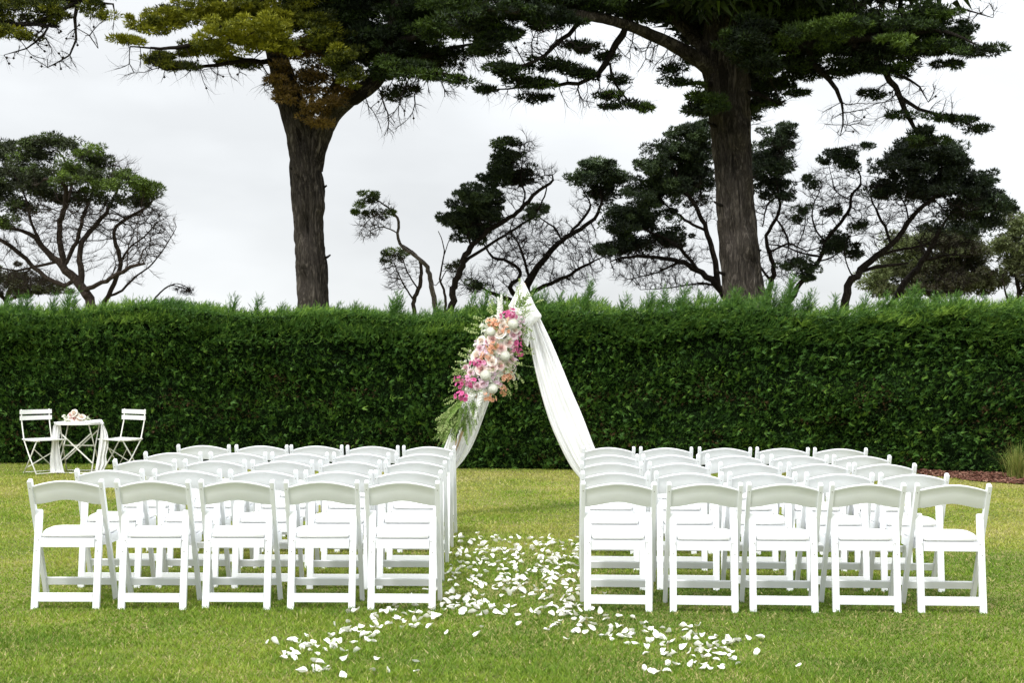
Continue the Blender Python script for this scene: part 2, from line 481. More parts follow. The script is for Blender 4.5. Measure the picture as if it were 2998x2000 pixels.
def tubes(nodes, par, rad, k_big=9, k_small=3, thr=0.03):
    V, F, off = [], [], 0
    idx = np.nonzero(par >= 0)[0]
    p = par[idx]
    main = np.full(len(nodes), -1)
    order = idx[np.argsort(rad[idx])]
    main[par[order]] = order                       # largest-radius child wins
    t = nodes[idx] - nodes[p]
    tn = np.zeros_like(nodes); tn[idx] = unit(t)
    roots = par < 0
    for i in np.nonzero(roots)[0]:
        if main[i] >= 0: tn[i] = tn[main[i]]
    # average tangent with the main child
    av = tn.copy()
    hm = main >= 0
    av[hm] = unit(tn[hm] + tn[main[hm]])
    ref = np.array([0.31, 0.92, 0.21]); ref /= np.linalg.norm(ref)
    def ring(c, t, r, k):
        a = unit(np.cross(t, ref)); b = np.cross(t, a)
        th = np.arange(k) / k * 2 * math.pi
        return c[:, None] + (a[:, None] * np.cos(th)[None, :, None] + b[:, None] * np.sin(th)[None, :, None]) * r[:, None, None]
    for big in (True, False):
        k = k_big if big else k_small
        sel = (rad[idx] >= thr) if big else (rad[idx] < thr)
        e, q = idx[sel], p[sel]
        if not len(e): continue
        ismain = main[q] == e
        r0 = np.where(ismain, rad[q], np.minimum(rad[q], rad[e] * 1.2))
        t0 = np.where(ismain[:, None], av[q], tn[e])
        R0 = ring(nodes[q], t0, r0, k); R1 = ring(nodes[e], av[e], rad[e], k)
        m = len(e)
        V.append(np.concatenate([R0, R1], 1).reshape(-1, 3))
        b0 = (np.arange(m) * 2 * k)[:, None]
        j = np.arange(k)[None]; jn = (np.arange(k) + 1)[None] % k
        f = np.stack([b0 + j, b0 + jn, b0 + k + jn, b0 + k + j], 2).reshape(-1, 4)
        F.append(f + off); off += m * 2 * k
    return np.concatenate(V), np.concatenate(F)

def fine_twigs(nodes, par, rad, skm, nt, L=0.30, W=0.006, up=0.15, spread=0.5, maxr=0.022):
    c = np.nonzero((par >= 0) & (~skm) & (rad < maxr))[0]
    if not len(c): return None
    ii = np.repeat(c, nt); m = len(ii)
    d = unit(nodes[ii] - nodes[par[ii]])
    base = nodes[ii] + (nodes[par[ii]] - nodes[ii]) * RNG.random((m, 1))
    a1 = unit(d + RNG.normal(size=(m, 3)) * spread + np.array([0, 0, up]))
    ln = L * (.4 + .9 * RNG.random(m))[:, None]
    a2 = unit(a1 + RNG.normal(size=(m, 3)) * .35 + np.array([0, 0, up]))
    mid = base + a1 * ln * .55; tip = mid + a2 * ln * .5
    sd = unit(np.cross(a1, rdir(m))) * W * .5
    V = np.stack([base - sd, base + sd, mid + sd * .7, mid - sd * .7, tip], 1).reshape(-1, 3)
    k = np.arange(m, dtype=np.int32) * 5
    return V, [np.stack([k, k + 1, k + 2, k + 3], 1), np.stack([k + 3, k + 2, k + 4], 1)]

def tube_bm(bm, pts, r, k=8):
    pts = [Vector(p) for p in pts]
    prev = None
    ref = None
    for i, p in enumerate(pts):
        d = (pts[min(i + 1, len(pts) - 1)] - pts[max(i - 1, 0)]).normalized()
        if ref is None:
            ref = d.orthogonal().normalized()
        a = (ref - d * ref.dot(d)).normalized(); ref = a
        b = d.cross(a)
        rr = r if not isinstance(r, (list, tuple)) else r[i]
        ring = [bm.verts.new(p + a * math.cos(t) * rr + b * math.sin(t) * rr) for t in [j / k * 2 * math.pi for j in range(k)]]
        if prev:
            for j in range(k): bm.faces.new((prev[j], prev[(j + 1) % k], ring[(j + 1) % k], ring[j]))
        else: bm.faces.new(ring[::-1])
        prev = ring
    bm.faces.new(prev)

def stubs(root, inv, tr, mat, spots, seed):
    rnd = random.Random(seed)
    for i, ang, ln in spots:
        c = Vector(tr[i][:3]) - inv; r = tr[i][3] * .85
        d = Vector((math.cos(ang), -abs(math.sin(ang)) * .8, .25)).normalized()
        bm = bmesh.new()
        tube_bm(bm, [c + d * r * .8, c + d * (r + ln * .5) + Vector((0, 0, .01)), c + d * (r + ln) + Vector((0, 0, ln * .3))], [.05, .032, .02], 7)
        link('branch_stub', bm_mesh('branch_stub', bm, mat, smooth=True), root)

def pad_points(x, y, rx, ry, Y, dY, n, flat=1.0):
    """n points in an ellipsoid given by its outline in the picture (rx, ry in display px)"""
    c = np.array(PD(x, y, Y + dY))
    s = (Y + dY) / F_PX * K
    rz = min(max(rx * s * 0.8, ry * s), 2.8)
    m = int(n * 1.7) + 4
    d = rdir(m) * (1.06 * RNG.random(m) ** 0.48)[:, None]
    far = RNG.random(m) < .14
    d[far] *= 1.22
    # ragged outline and gaps: keep points where a noise field is high, the rim thins out
    p = c + d * np.array([rx * s, rz, ry * s]) * flat
    q = p * np.array([1, 1, 1.9])
    f = npnoise(q, 1.5) * .6 + npnoise(q + 40, 3.4) * .4 - .30 * np.clip(np.linalg.norm(d, axis=1) - .55, 0, 1)
    return p[np.argsort(-(f + RNG.random(m) * .34))[:n]]

def trunk_mesh(name, pts, mat, sides=132, step=0.09, amp=0.12, knots=(), seed=0.0):
    R = resample(pts, step)
    n = len(R)
    V = np.zeros((n, sides, 3))
    th = np.arange(sides) / sides * 2 * math.pi
    tang = np.gradient(R[:, :3], axis=0); tang = unit(tang)
    length = 0
    for i in range(n):
        if i: length += np.linalg.norm(R[i, :3] - R[i - 1, :3])
        t = tang[i]; a = np.cross(t, (0.1, 1, 0.05)); a /= np.linalg.norm(a); b = np.cross(t, a)
        r = R[i, 3] * .92
        z = length
        tw = th + 0.35 * math.sin(z * 0.5 + seed) + 0.12 * z
        c, s = np.cos(tw), np.sin(tw)
        q = np.stack([c * 1.0, s * 1.0, np.full(sides, z * 0.28 + seed)], 1)
        big = npnoise(q, 1.3) - 0.5
        rid = np.abs(npnoise(np.stack([c * 1.0, s, np.full(sides, z * 0.20 + seed + 5)], 1), 4.6) - 0.5) * 2
        fine = np.abs(npnoise(np.stack([c, s, np.full(sides, z * 0.26 + seed + 9)], 1), 11.0) - 0.5) * 2
        dr = r * (big * 0.5 * min(1, amp * 10) + (rid ** 0.6 - 0.6) * amp * 1.9 + (fine ** .7 - 0.5) * amp * 1.2)
        for kz, kth, kr, kd in knots:
            kth = -kth; kd = kd * 1.25
            dd = ((z - kz) / kr) ** 2 + (np.angle(np.exp(1j * (th - kth))) * r / (kr * 0.45)) ** 2
            dr += kd * np.exp(-dd)
        rr = r + dr
        V[i] = R[i, :3] + a * (np.cos(th) * rr)[:, None] + b * (np.sin(th) * rr)[:, None]
    i = np.arange(n - 1)[:, None]; j = np.arange(sides)[None]
    f = np.stack([i * sides + j, i * sides + (j + 1) % sides, (i + 1) * sides + (j + 1) % sides, (i + 1) * sides + j], 2).reshape(-1, 4)
    return np_mesh(name, V.reshape(-1, 3), f, mat, smooth=True)

def sk(Y, pts, dY=None):
    """display points (x, y, radius in display px[, dy]) -> (K,4)"""
    out = []
    for i, q in enumerate(pts):
        y = Y + (q[3] if len(q) > 3 else 0)
        p = PD(q[0], q[1], y)
        out.append((p.x, p.y, p.z, q[2] * K / F_PX * y))
    return np.array(out)

def build_tree(name, label, cat, Y, limbs, pads, twigs, leaf_mat, bark, density=1.0, clump=0.26, leafL=0.09, leafW=0.03,
               n_per=150, trunk=None, group='trees beyond the hedge', step=0.22, flatz=0.7, base_t=0.45, twig_n=1.0, wig=0.28,
               up=0.35, r_tip=0.011, kill=0.28, cones=0, tiptint=0.0):
    """limbs: hand-drawn limbs; pads: leafy masses (x,y,rx,ry,dY[,tint]); twigs: bare twig zones"""
    tea = leaf_mat is not M['leaf_yellow'] and leaf_mat is not M['leaf_cyp']
    if tea:
        step *= .72; kill *= .60; twig_n *= 3.4; r_tip *= .70; wig *= .6; n_per = int(n_per * 1.5); density *= 2.8; leafW *= 1.15; clump *= .80
        limbs = [l * np.array([1, 1, 1, .82]) for l in limbs]
    else:
        n_per = int(n_per * 1.45); density *= 2.5; leafW *= 1.2; clump *= .80; flatz *= .72; twig_n *= 2.2; kill *= .7; wig *= .7
    root0 = limbs[0][0] if len(limbs) else trunk[0][0]
    root = empty(name, (root0[0], root0[1], 0))
    tag(root, label, cat, group)
    inv = Vector(root.location)
    attr, cl_c, cl_t, cl_r = [], [], [], []
    for pd in pads:
        x, y, rx, ry, dY = pd[:5]
        bt = pd[5] if len(pd) > 5 else base_t
        n = max(4, int(density * rx * ry / 190.0))
        pt = pad_points(x, y, rx, ry, Y, dY, n)
        attr.append(pt[:max(4, n // 2)])
        cl_c.append(pt)
        cl_t.append(np.clip(bt + RNG.normal(size=n) * 0.19, 0.02, 0.98))
        cl_r.append(clump * (0.65 + 0.7 * RNG.random(n)))
    for x, y, rx, ry, dY, n in twigs:
        attr.append(pad_points(x, y, rx, ry, Y, dY, int(n * twig_n)))
    A = np.concatenate(attr)
    nodes, par, rad, skm = grow_tree(limbs, A, step=step, kill=kill, wig=wig, r_tip=r_tip)
    V, F = tubes(nodes, par, rad)
    o = link('branches', np_mesh('branches', V - np.array(inv), F, bark, smooth=True), root)
    ft = fine_twigs(nodes, par, rad, skm, 5 if tea else 4, L=min(.34, 2.1 * step) if tea else .42, W=.0075, up=.2 if tea else -.1)
    if ft:
        o = link('fine_twigs', np_mesh('fine_twigs', ft[0] - np.array(inv), ft[1], M['twig'] if bark in (M['bark_tea'], M['bark_pale']) else M['twig_dark']), root)
        o['kind'] = 'stuff'
    if cl_c:
        C = np.concatenate(cl_c); T = np.concatenate(cl_t); R = np.concatenate(cl_r)
        R = R * np.where(RNG.random(len(R)) < .3, .6, 1.0)
        lx = 1.25 + (0 if tea else 1) * RNG.random(len(R)) * .9
        rad3 = np.stack([R * lx, R * 1.25, R * flatz], 1)
        v, f, t = leaf_clumps(C, rad3, n_per, leafL, leafW, up=up, tint0=T, tiptint=tiptint)
        link('crown', np_mesh('crown', v - np.array(inv), f, leaf_mat, t), root)
    if cones:
        tips = np.setdiff1d(np.arange(len(nodes)), par)
        tips = tips[~skm[tips]]
        tips = RNG.choice(tips, min(cones, len(tips)), replace=False)
        oc = np.array([(1, 0, 0), (0, 1, 0), (-1, 0, 0), (0, -1, 0), (0, 0, 1), (0, 0, -1)]) * 0.035
        of = np.array([(0, 1, 4), (1, 2, 4), (2, 3, 4), (3, 0, 4), (1, 0, 5), (2, 1, 5), (3, 2, 5), (0, 3, 5)])
        V = (nodes[tips][:, None] + oc[None]).reshape(-1, 3); F = (np.arange(len(tips)) * 6)[:, None, None] + of[None]
        c = link('seed_cones', np_mesh('seed_cones', V - np.array(inv), F.reshape(-1, 3), M['bark_dark']), root)
        c['kind'] = 'stuff'
    return root, inv

# ------------------------------------------------------------------ the two big cypresses
TH_ = np.array([1, 1, 1, .72])
def upper_crown(root, inv, Y, blobs, mat):
    """coarser unseen crown foliage above the view, massed to shade trunk and boughs"""
    C = np.concatenate([pad_points(x, y, rx, ry, Y, dY, int(rx * ry / 75)) for x, y, rx, ry, dY in blobs])
    R = .5 * (.7 + .6 * RNG.random(len(C)))
    v, f, t = leaf_clumps(C, np.stack([R * 1.3, R * 1.3, R * .6], 1), 46, .34, .15, up=.4, tint0=np.clip(RNG.normal(.4, .15, len(C)), 0, 1))
    link('upper_crown', np_mesh('upper_crown', v - np.array(inv), f, mat, t), root)

def cypress_left():
    Y = 32.0
    tr = sk(Y, [(722, 735, 40), (721, 690, 37.5), (719, 640, 36), (716, 600, 35), (713, 560, 33), (711, 520, 32), (710, 480, 34), (709, 440, 36),
                (706, 400, 37), (702, 360, 38), (698, 330, 40), (690, 300, 40), (680, 270, 37), (668, 235, 33), (655, 195, 30),
                (642, 150, 27), (630, 100, 24), (615, 50, 21), (600, 0, 18), (590, -60, 14), (585, -140, 8)])
    rl = sk(Y, [(716, 390, 26), (724, 340, 28), (738, 300, 27), (755, 268, 25), (778, 243, 23), (805, 222, 21, -.2), (835, 205, 20, -.4), (862, 185, 18, -.5), (880, 150, 17, -.6),
                (892, 100, 16, -.7), (905, 40, 14, -.8), (918, -40, 11, -.9), (935, -130, 7, -1)])
    knots = [(2.3, -1.4, .28, -.20), (4.6, -1.6, .22, -.14), (1.0, -0.9, .25, -.16), (6.2, -1.3, .30, -.18), (5.2, -2.4, .3, .09), (2.9, -2.6, .3, .08), (3.4, -1.0, .2, -.10)]
    limbs = [tr[9:] * TH_, rl[2:] * TH_,
             sk(Y, [(630, 100, 10), (560, 90, 8, -.8), (480, 95, 6, -1.6), (390, 110, 4, -2.2), (300, 105, 2, -2.6)]),
             sk(Y, [(612, 40, 10), (540, 20, 8, -1), (450, 30, 6, -1.6), (350, 50, 3, -2)]),
             sk(Y, [(645, 150, 8), (580, 140, 6, -.8), (480, 150, 4, -1.3), (380, 160, 2.5, -1.8)]),
             sk(Y, [(892, 100, 9, -.7), (960, 80, 7, -1.2), (1040, 50, 5, -1.6), (1120, 30, 3, -2)]),
             sk(Y, [(870, 170, 9, -.5), (930, 160, 6, -1), (1000, 165, 4, -1.4), (1060, 180, 2, -1.8)]),
             sk(Y, [(885, 140, 8, -.6), (960, 130, 6, -.4), (1040, 110, 4, 0), (1110, 95, 2, .3)]),
             sk(Y, [(745, 285, 8), (760, 240, 7, -.3), (775, 190, 6, -.4), (790, 120, 5, -.3), (800, 60, 4), (800, -30, 3)]),
             sk(Y, [(690, 300, 7), (740, 230, 5, -.6), (780, 170, 4, -1.2)]),
             sk(Y, [(905, 40, 8, -.8), (860, 0, 6), (800, -50, 4)]),
             sk(Y, [(600, 0, 10), (680, -50, 7), (760, -90, 4)]),
             sk(Y, [(600, -20, 9), (500, -60, 6), (400, -80, 4)])]
    y = 0.72
    pads = [(300, 92, 42, 12, -2.4, y), (345, 55, 50, 28, -2, y), (430, 35, 80, 34, -1.6, y), (540, 30, 90, 38, -1.4, y + .05), (650, 45, 75, 40, -1.2, y),
            (345, 130, 50, 14, -1.8, .55), (395, 152, 70, 11, -1.6, .5), (470, 110, 80, 20, -1.4, y), (560, 95, 75, 24, -1.6, y + .1), (640, 100, 50, 28, -1.5, y),
            (520, 140, 50, 9, -.8, .4), (600, 60, 60, 25, -2.6, .85), (500, 70, 60, 18, -2.6, .85), (560, 150, 25, 8, -.5, .4),
            (745, 70, 60, 50, -1.2, .38), (790, 130, 35, 45, -1.4, .42), (815, 180, 26, 20, -1.5, .45), (700, 20, 70, 30, -.5, .5),
            (450, -60, 200, 35, 0, .6), (640, -80, 180, 50, 0, .5)]
    dark = [(830, 40, 80, 45, 0), (900, 90, 90, 45, -.5), (850, 120, 60, 38, .6), (960, 40, 100, 42, -.6), (1050, 30, 90, 30, -1, .6), (1030, 70, 80, 20, -1.4, .62), (1090, 85, 60, 16, -1, .5),
            (930, 150, 80, 16, -1, .5), (970, 175, 60, 10, -1.2, .55), (1045, 182, 36, 9, -1.6, .6), (880, 165, 50, 18, -.6), (1000, 120, 70, 18, 0), (940, 205, 30, 8, -.4), (905, 215, 22, 10, .3),
            (770, 0, 100, 40, 0), (900, -50, 200, 45, 0), (1080, -20, 100, 30, 0), (820, 80, 60, 50, 1.2), (760, 110, 60, 60, 1.5), (920, 120, 80, 50, 1.5), (1110, 120, 40, 10, -.5), (1000, 150, 60, 10, .4)]
    dark = [d if len(d) > 5 else d + (.3,) for d in dark]
    tw = [(905, 255, 60, 40, -1, 90), (890, 290, 30, 25, -1, 30), (470, 175, 90, 12, -1.5, 40), (620, 190, 30, 30, -.8, 30), (980, 205, 70, 18, -1, 50), (330, 160, 60, 20, -2, 25), (720, 180, 60, 70, -.9, 120),
          (800, 80, 90, 80, .3, 120), (1060, 140, 80, 30, 0, 50)]
    root, inv = build_tree('cypress_tree', 'tall cypress with forked bare trunk, golden boughs on the left', 'tree', Y, limbs, pads, tw, M['leaf_yellow'], M['bark_limb'],
                           density=1.25, clump=0.17, leafL=0.085, leafW=0.028, n_per=120, flatz=0.62, base_t=0.6, up=0.5, group='big cypresses beyond the hedge', step=0.2, cones=60, tiptint=.12, r_tip=0.009)
    upper_crown(root, inv, Y, [(600, -150, 330, 60, -.5), (900, -140, 320, 70, 0), (760, -60, 200, 40, 1.5), (1000, -70, 180, 40, .5), (450, -120, 200, 40, 0)], M['leaf_cyp'])
    # darker foliage of the right half and the withered foliage round the fork
    def more(lst, mat, name, tvar=0.1, n_per=150, dens=2.0, cl=0.155):
        Cs, Ts = [], []
        for d in lst:
            n = max(4, int(dens * d[2] * d[3] / 190)); Cs.append(pad_points(*d[:4], Y, d[4], n)); Ts.append(np.clip(d[5] + RNG.normal(size=n) * 0.15, 0, 1))
        C = np.concatenate(Cs); R = cl * (0.65 + .7 * RNG.random(len(C)))
        v, f, t = leaf_clumps(C, np.stack([R * (1.3 + RNG.random(len(R)) * .8), R * 1.3, R * .48], 1), n_per, 0.095, 0.036, up=.4, tint0=np.concatenate(Ts), tvar=tvar)
        link(name, np_mesh(name, v - np.array(inv), f, mat, t), root)
        return C
    C = more(dark, M['leaf_cyp'], 'dark_foliage', dens=3.2)
    brown = [(640, 175, 24, 45, -1.0, .5), (665, 215, 30, 30, -1.0, .55), (715, 240, 26, 26, -.9, .6), (735, 270, 32, 16, -.8, .6), (760, 235, 30, 28, -.9, .5), (740, 190, 40, 35, -.9, .4),
             (700, 170, 40, 30, -.8, .4), (780, 200, 25, 30, -.7, .4), (650, 120, 30, 30, -1.1, .5), (700, 110, 40, 30, -1, .35), (735, 285, 20, 10, -.9, .6)]
    o = more(brown, M['leaf_brown'], 'withered_foliage', n_per=110, dens=2.0, cl=0.13)
    # branches that carry the dark foliage
    n2, p2, r2, s2 = grow_tree([rl[5:], limbs[5], limbs[6], limbs[7], limbs[8]], C[::3], step=.22, kill=.3, r_tip=.01)
    V, F = tubes(n2, p2, r2)
    link('branches', np_mesh('branches', V - np.array(inv), F, M['bark_limb'], smooth=True), root)
    link('trunk', trunk_mesh('trunk', tr - np.array([*inv, 0]), M['bark_cyp'], knots=knots), root)
    stubs(root, inv, tr, M['bark_limb'], [(3, 0.1, .16), (4, 3.0, .12), (5, 2.9, .10), (7, .15, .14), (8, 2.8, .10)], 1)
    link('fork_limb', trunk_mesh('fork_limb', rl - np.array([*inv, 0]), M['bark_cyp'], sides=56, seed=3.3, amp=.09), root)
cypress_left()

def cypress_right():
    Y = 29.0
    tr = sk(Y, [(1708, 735, 60), (1703, 690, 54), (1699, 640, 51), (1695, 590, 48), (1691, 540, 46), (1688, 480, 45), (1685, 420, 44), (1681, 360, 45), (1676, 300, 46),
                (1671, 250, 47), (1667, 200, 49), (1663, 150, 52), (1662, 100, 50), (1664, 50, 46), (1668, 0, 40), (1672, -60, 32), (1675, -160, 18)])
    l1 = sk(Y, [(1650, 170, 24), (1610, 140, 21, -.2), (1560, 110, 18, -.5), (1500, 80, 16, -.8), (1430, 52, 14, -1.2), (1350, 34, 12, -1.6), (1270, 26, 10, -2), (1190, 24, 8, -2.4), (1120, 20, 5, -2.8)])
    l2 = sk(Y, [(1640, 120, 22), (1600, 90, 18, .3), (1560, 50, 16, .5), (1520, 0, 13, .7), (1470, -50, 9, 1)])
    l3 = sk(Y, [(1690, 110, 26), (1730, 70, 22, .3), (1770, 40, 18, .5), (1820, 0, 15, .8), (1880, -50, 9, 1)])
    l4 = sk(Y, [(1690, 160, 20), (1760, 120, 17, -.6), (1850, 100, 14, -1.2), (1940, 90, 11, -1.6), (2050, 80, 8, -2), (2160, 70, 5, -2.4), (2260, 110, 2, -2.6)])
    l5 = sk(Y, [(1940, 92, 8, -1.6), (2010, 140, 8, -1.5), (2055, 200, 7, -1.4), (2075, 250, 6, -1.3), (2105, 300, 4, -1.2), (2150, 330, 2, -1.2)])
    knots = [(3.6, -1.5, .45, -.12), (2.0, -1.2, .3, -.16), (4.2, -1.9, .35, .14), (2.7, -1.0, .3, -.14), (1.7, -1.9, .3, .10), (5.4, -1.4, .4, -.1), (3.2, -2.3, .3, .09)]
    limbs = [tr[7:] * TH_, l1 * TH_, l2 * TH_, l3 * TH_, l4, l5,
             sk(Y, [(1440, 55, 9, -1.2), (1415, 100, 8, -1.1), (1390, 150, 7, -1), (1345, 185, 5, -1), (1260, 195, 4, -1), (1190, 200, 3, -1), (1120, 205, 1.5, -1)]),
             sk(Y, [(1400, 145, 4, -1), (1405, 180, 4, -1), (1425, 215, 3, -1), (1450, 238, 2, -1)]),
             sk(Y, [(1350, 34, 6, -1.6), (1290, 90, 5, -1.8), (1230, 140, 4, -2), (1150, 165, 3, -2.1)]),
             sk(Y, [(1655, 200, 7), (1600, 190, 5, -.5), (1550, 195, 3, -1)]),
             sk(Y, [(1660, 240, 6), (1620, 245, 4, -.6), (1580, 235, 3, -1)]),
             sk(Y, [(1850, 100, 7, -1.2), (1880, 160, 6, -1.2), (1920, 205, 5, -1.2), (1935, 260, 3, -1.2), (1930, 310, 1.5, -1.2)]),
             sk(Y, [(2000, 135, 5, -1.5), (2060, 170, 4, -1.5), (2110, 200, 3, -1.5), (2130, 235, 2, -1.5)]),
             sk(Y, [(2060, 215, 5, -1.4), (2110, 250, 4, -1.4), (2180, 270, 3, -1.4), (2240, 292, 1.5, -1.4)]),
             sk(Y, [(1700, 210, 7), (1740, 215, 5, -.5), (1790, 240, 3, -1)]),
             sk(Y, [(2120, 40, 4, -2), (2200, 20, 3, -2.2), (2280, 40, 1.5, -2.4)])]
    pads = [(1100, 45, 70, 22, -2.2), (1160, 75, 60, 18, -2), (1130, 110, 40, 12, -1.8), (1500, 15, 90, 22, 1.2), (1600, 30, 60, 30, 1.6), (1720, 90, 60, 50, -2.4, .3), (1740, 140, 50, 30, -2.2, .25), (1620, 90, 60, 26, 1.2, .2), (1180, 25, 90, 20, -2.4), (1270, 45, 70, 20, -2), (1150, 160, 45, 16, -2), (1210, 190, 60, 14, -1.2), (1230, 225, 32, 8, -1), (1125, 204, 26, 7, -1), (1270, 150, 55, 13, -1.6),
            (1330, 105, 45, 12, -1.4), (1340, 170, 45, 12, -1), (1400, 215, 40, 9, -1), (1430, 240, 48, 7, -1), (1482, 246, 16, 4, -1), (1395, 130, 34, 8, -.8), (1425, 180, 24, 7, -1),
            (1450, 30, 60, 18, -.5), (1550, 30, 70, 25, .6), (1330, 10, 120, 16, -1.5), (1550, 160, 46, 7, -.8), (1600, 135, 40, 14, 0), (1575, 192, 40, 7, -.9), (1610, 225, 45, 16, -.9, .5), (1605, 250, 40, 16, -.8, .45),
            (1640, 240, 30, 20, -1.2, .6), (1780, 50, 100, 45, 0), (1880, 30, 110, 40, -1.2, .5), (1890, 100, 120, 35, -1, .38), (1850, 80, 70, 18, -2.6, .68), (2020, 70, 110, 42, -1.6, .5), (1960, 60, 60, 16, -3, .72),
            (2120, 50, 90, 35, -2, .42), (2100, 110, 80, 18, -1.8, .45), (2060, 88, 40, 9, -3, .72), (2205, 75, 60, 16, -2.2), (2262, 112, 34, 6, -2.6), (2235, 120, 50, 7, -2.5), (2180, 105, 60, 14, -2.2),
            (2172, 148, 42, 7, -2), (1760, 130, 85, 40, .2), (1850, 160, 85, 20, -.6), (1765, 200, 50, 22, .2), (1790, 238, 34, 8, -.6), (1950, 145, 80, 22, -1.2), (2060, 160, 50, 12, -1.5), (1720, 160, 50, 50, 1.2),
            (1850, 210, 26, 8, -1), (2000, 216, 30, 7, -1.3), (2065, 262, 36, 7, -1.3), (2150, 272, 50, 7, -1.4), (2210, 276, 34, 5, -1.4), (2243, 296, 20, 4, -1.4), (2125, 300, 50, 8, -1.2), (2130, 320, 60, 10, -1.2),
            (1700, -60, 260, 50, 0), (2000, -50, 180, 40, -1), (1400, -50, 200, 35, -1), (1180, -30, 120, 20, -2), (1900, 80, 120, 50, 1.5), (2060, 110, 90, 35, .8), (1620, 60, 60, 50, 1.5), (1740, 230, 30, 40, .5)]
    tw = [(1950, 270, 70, 50, -1.2, 110), (2040, 225, 70, 45, -1.3, 90), (2230, 30, 70, 28, -2.2, 70), (1480, 110, 110, 50, -.6, 110), (1380, 210, 110, 45, -1, 80), (1250, 110, 110, 40, -1.8, 110), (1180, 215, 80, 20, -1.2, 40),
          (1600, 60, 60, 50, .2, 60), (2110, 240, 70, 50, -1.4, 70), (2000, 20, 100, 20, -2, 40), (1740, 260, 30, 40, 0, 30)]
    pads = [p if len(p) > 5 else p + (.3,) for p in pads]
    root, inv = build_tree('cypress_tree', 'massive dark cypress with a thick furrowed trunk, right of the arch', 'tree', Y, limbs, pads, tw, M['leaf_cyp'], M['bark_limb'],
                           density=1.5, clump=0.165, leafL=0.085, leafW=0.027, n_per=110, flatz=0.6, up=0.4, group='big cypresses beyond the hedge', step=0.2, cones=70, r_tip=0.0085)
    upper_crown(root, inv, Y, [(1700, -140, 420, 70, 0), (1500, -90, 300, 50, .5), (1950, -100, 320, 60, -.5), (1250, -70, 260, 40, -.8), (1700, -70, 200, 50, -2.2), (1700, -60, 200, 50, 2.2), (1680, 20, 110, 60, 2.6)], M['leaf_cyp'])
    link('trunk', trunk_mesh('trunk', tr - np.array([*inv, 0]), M['bark_cyp'], sides=140, knots=knots, seed=7.7), root)
    stubs(root, inv, tr, M['bark_limb'], [(2, 2.9, .16), (3, .2, .12), (5, 3.0, .14), (6, .2, .12), (8, 2.9, .18)], 2)
    for nm, l in (('limb', l1), ('limb', l2), ('limb', l3)):
        link(nm, trunk_mesh(nm, l - np.array([*inv, 0]), M['bark_cyp'], sides=28, step=.12, seed=1.1), root)
cypress_right()

def cypress_off_left():
    Y = 30.0
    limbs = [sk(Y, [(-240, 735, 40), (-235, 500, 34), (-225, 300, 32), (-200, 150, 28), (-170, 40, 22), (-150, -60, 14)]),
             sk(Y, [(-200, 140, 14), (-120, 90, 12, -.5), (-40, 60, 9, -.8), (40, 55, 6, -1), (130, 60, 3, -1.2)]),
             sk(Y, [(-175, 50, 14), (-60, 10, 10, -.4), (60, 0, 7, -.8), (180, 0, 5, -1.2), (260, 10, 3, -1.4)]),
             sk(Y, [(180, 2, 5, -1.2), (172, 40, 4, -1.2), (175, 90, 3, -1.2), (160, 125, 2.4, -1.2), (110, 155, 1.5, -1.2)]),
             sk(Y, [(165, 10, 4, -1.2), (110, 40, 4, -1.1), (50, 60, 3, -1), (0, 85, 2.4, -1), (-40, 110, 2, -1)]),
             sk(Y, [(120, 45, 3, -1.1), (100, 80, 3, -1.1), (60, 110, 2, -1.1), (10, 125, 1.2, -1.1)]),
             sk(Y, [(172, 60, 2.5, -1.2), (205, 80, 2, -1.2), (225, 110, 1.2, -1.2)])]
    pads = [(30, 25, 70, 22, -1), (45, 77, 56, 10, -1.2, .72), (10, 72, 40, 9, -1.3, .75), (130, 15, 60, 18, -1.2), (110, 48, 40, 8, -1), (215, 12, 34, 10, -1.4), (240, 35, 22, 6, -1.4, .6), (-60, 40, 90, 40, -.4), (0, -30, 150, 30, -.5), (180, -20, 90, 18, -1)]
    pads = [p if len(p) > 5 else p + (.42,) for p in pads]
    tw = [(120, 90, 80, 45, -1.2, 90), (130, 140, 60, 25, -1.2, 30), (40, 130, 50, 22, -1.1, 25), (230, 60, 50, 40, -1.3, 25), (60, 45, 90, 25, -1, 50)]
    build_tree('cypress_tree', 'cypress bough with bare drooping twigs hanging in at the top left corner', 'tree', Y, limbs, pads, tw, M['leaf_yellow'], M['bark_limb'],
               density=1.3, clump=0.16, leafL=0.085, leafW=0.028, n_per=110, flatz=0.6, up=.5, group='big cypresses beyond the hedge', cones=50, r_tip=0.009)
cypress_off_left()

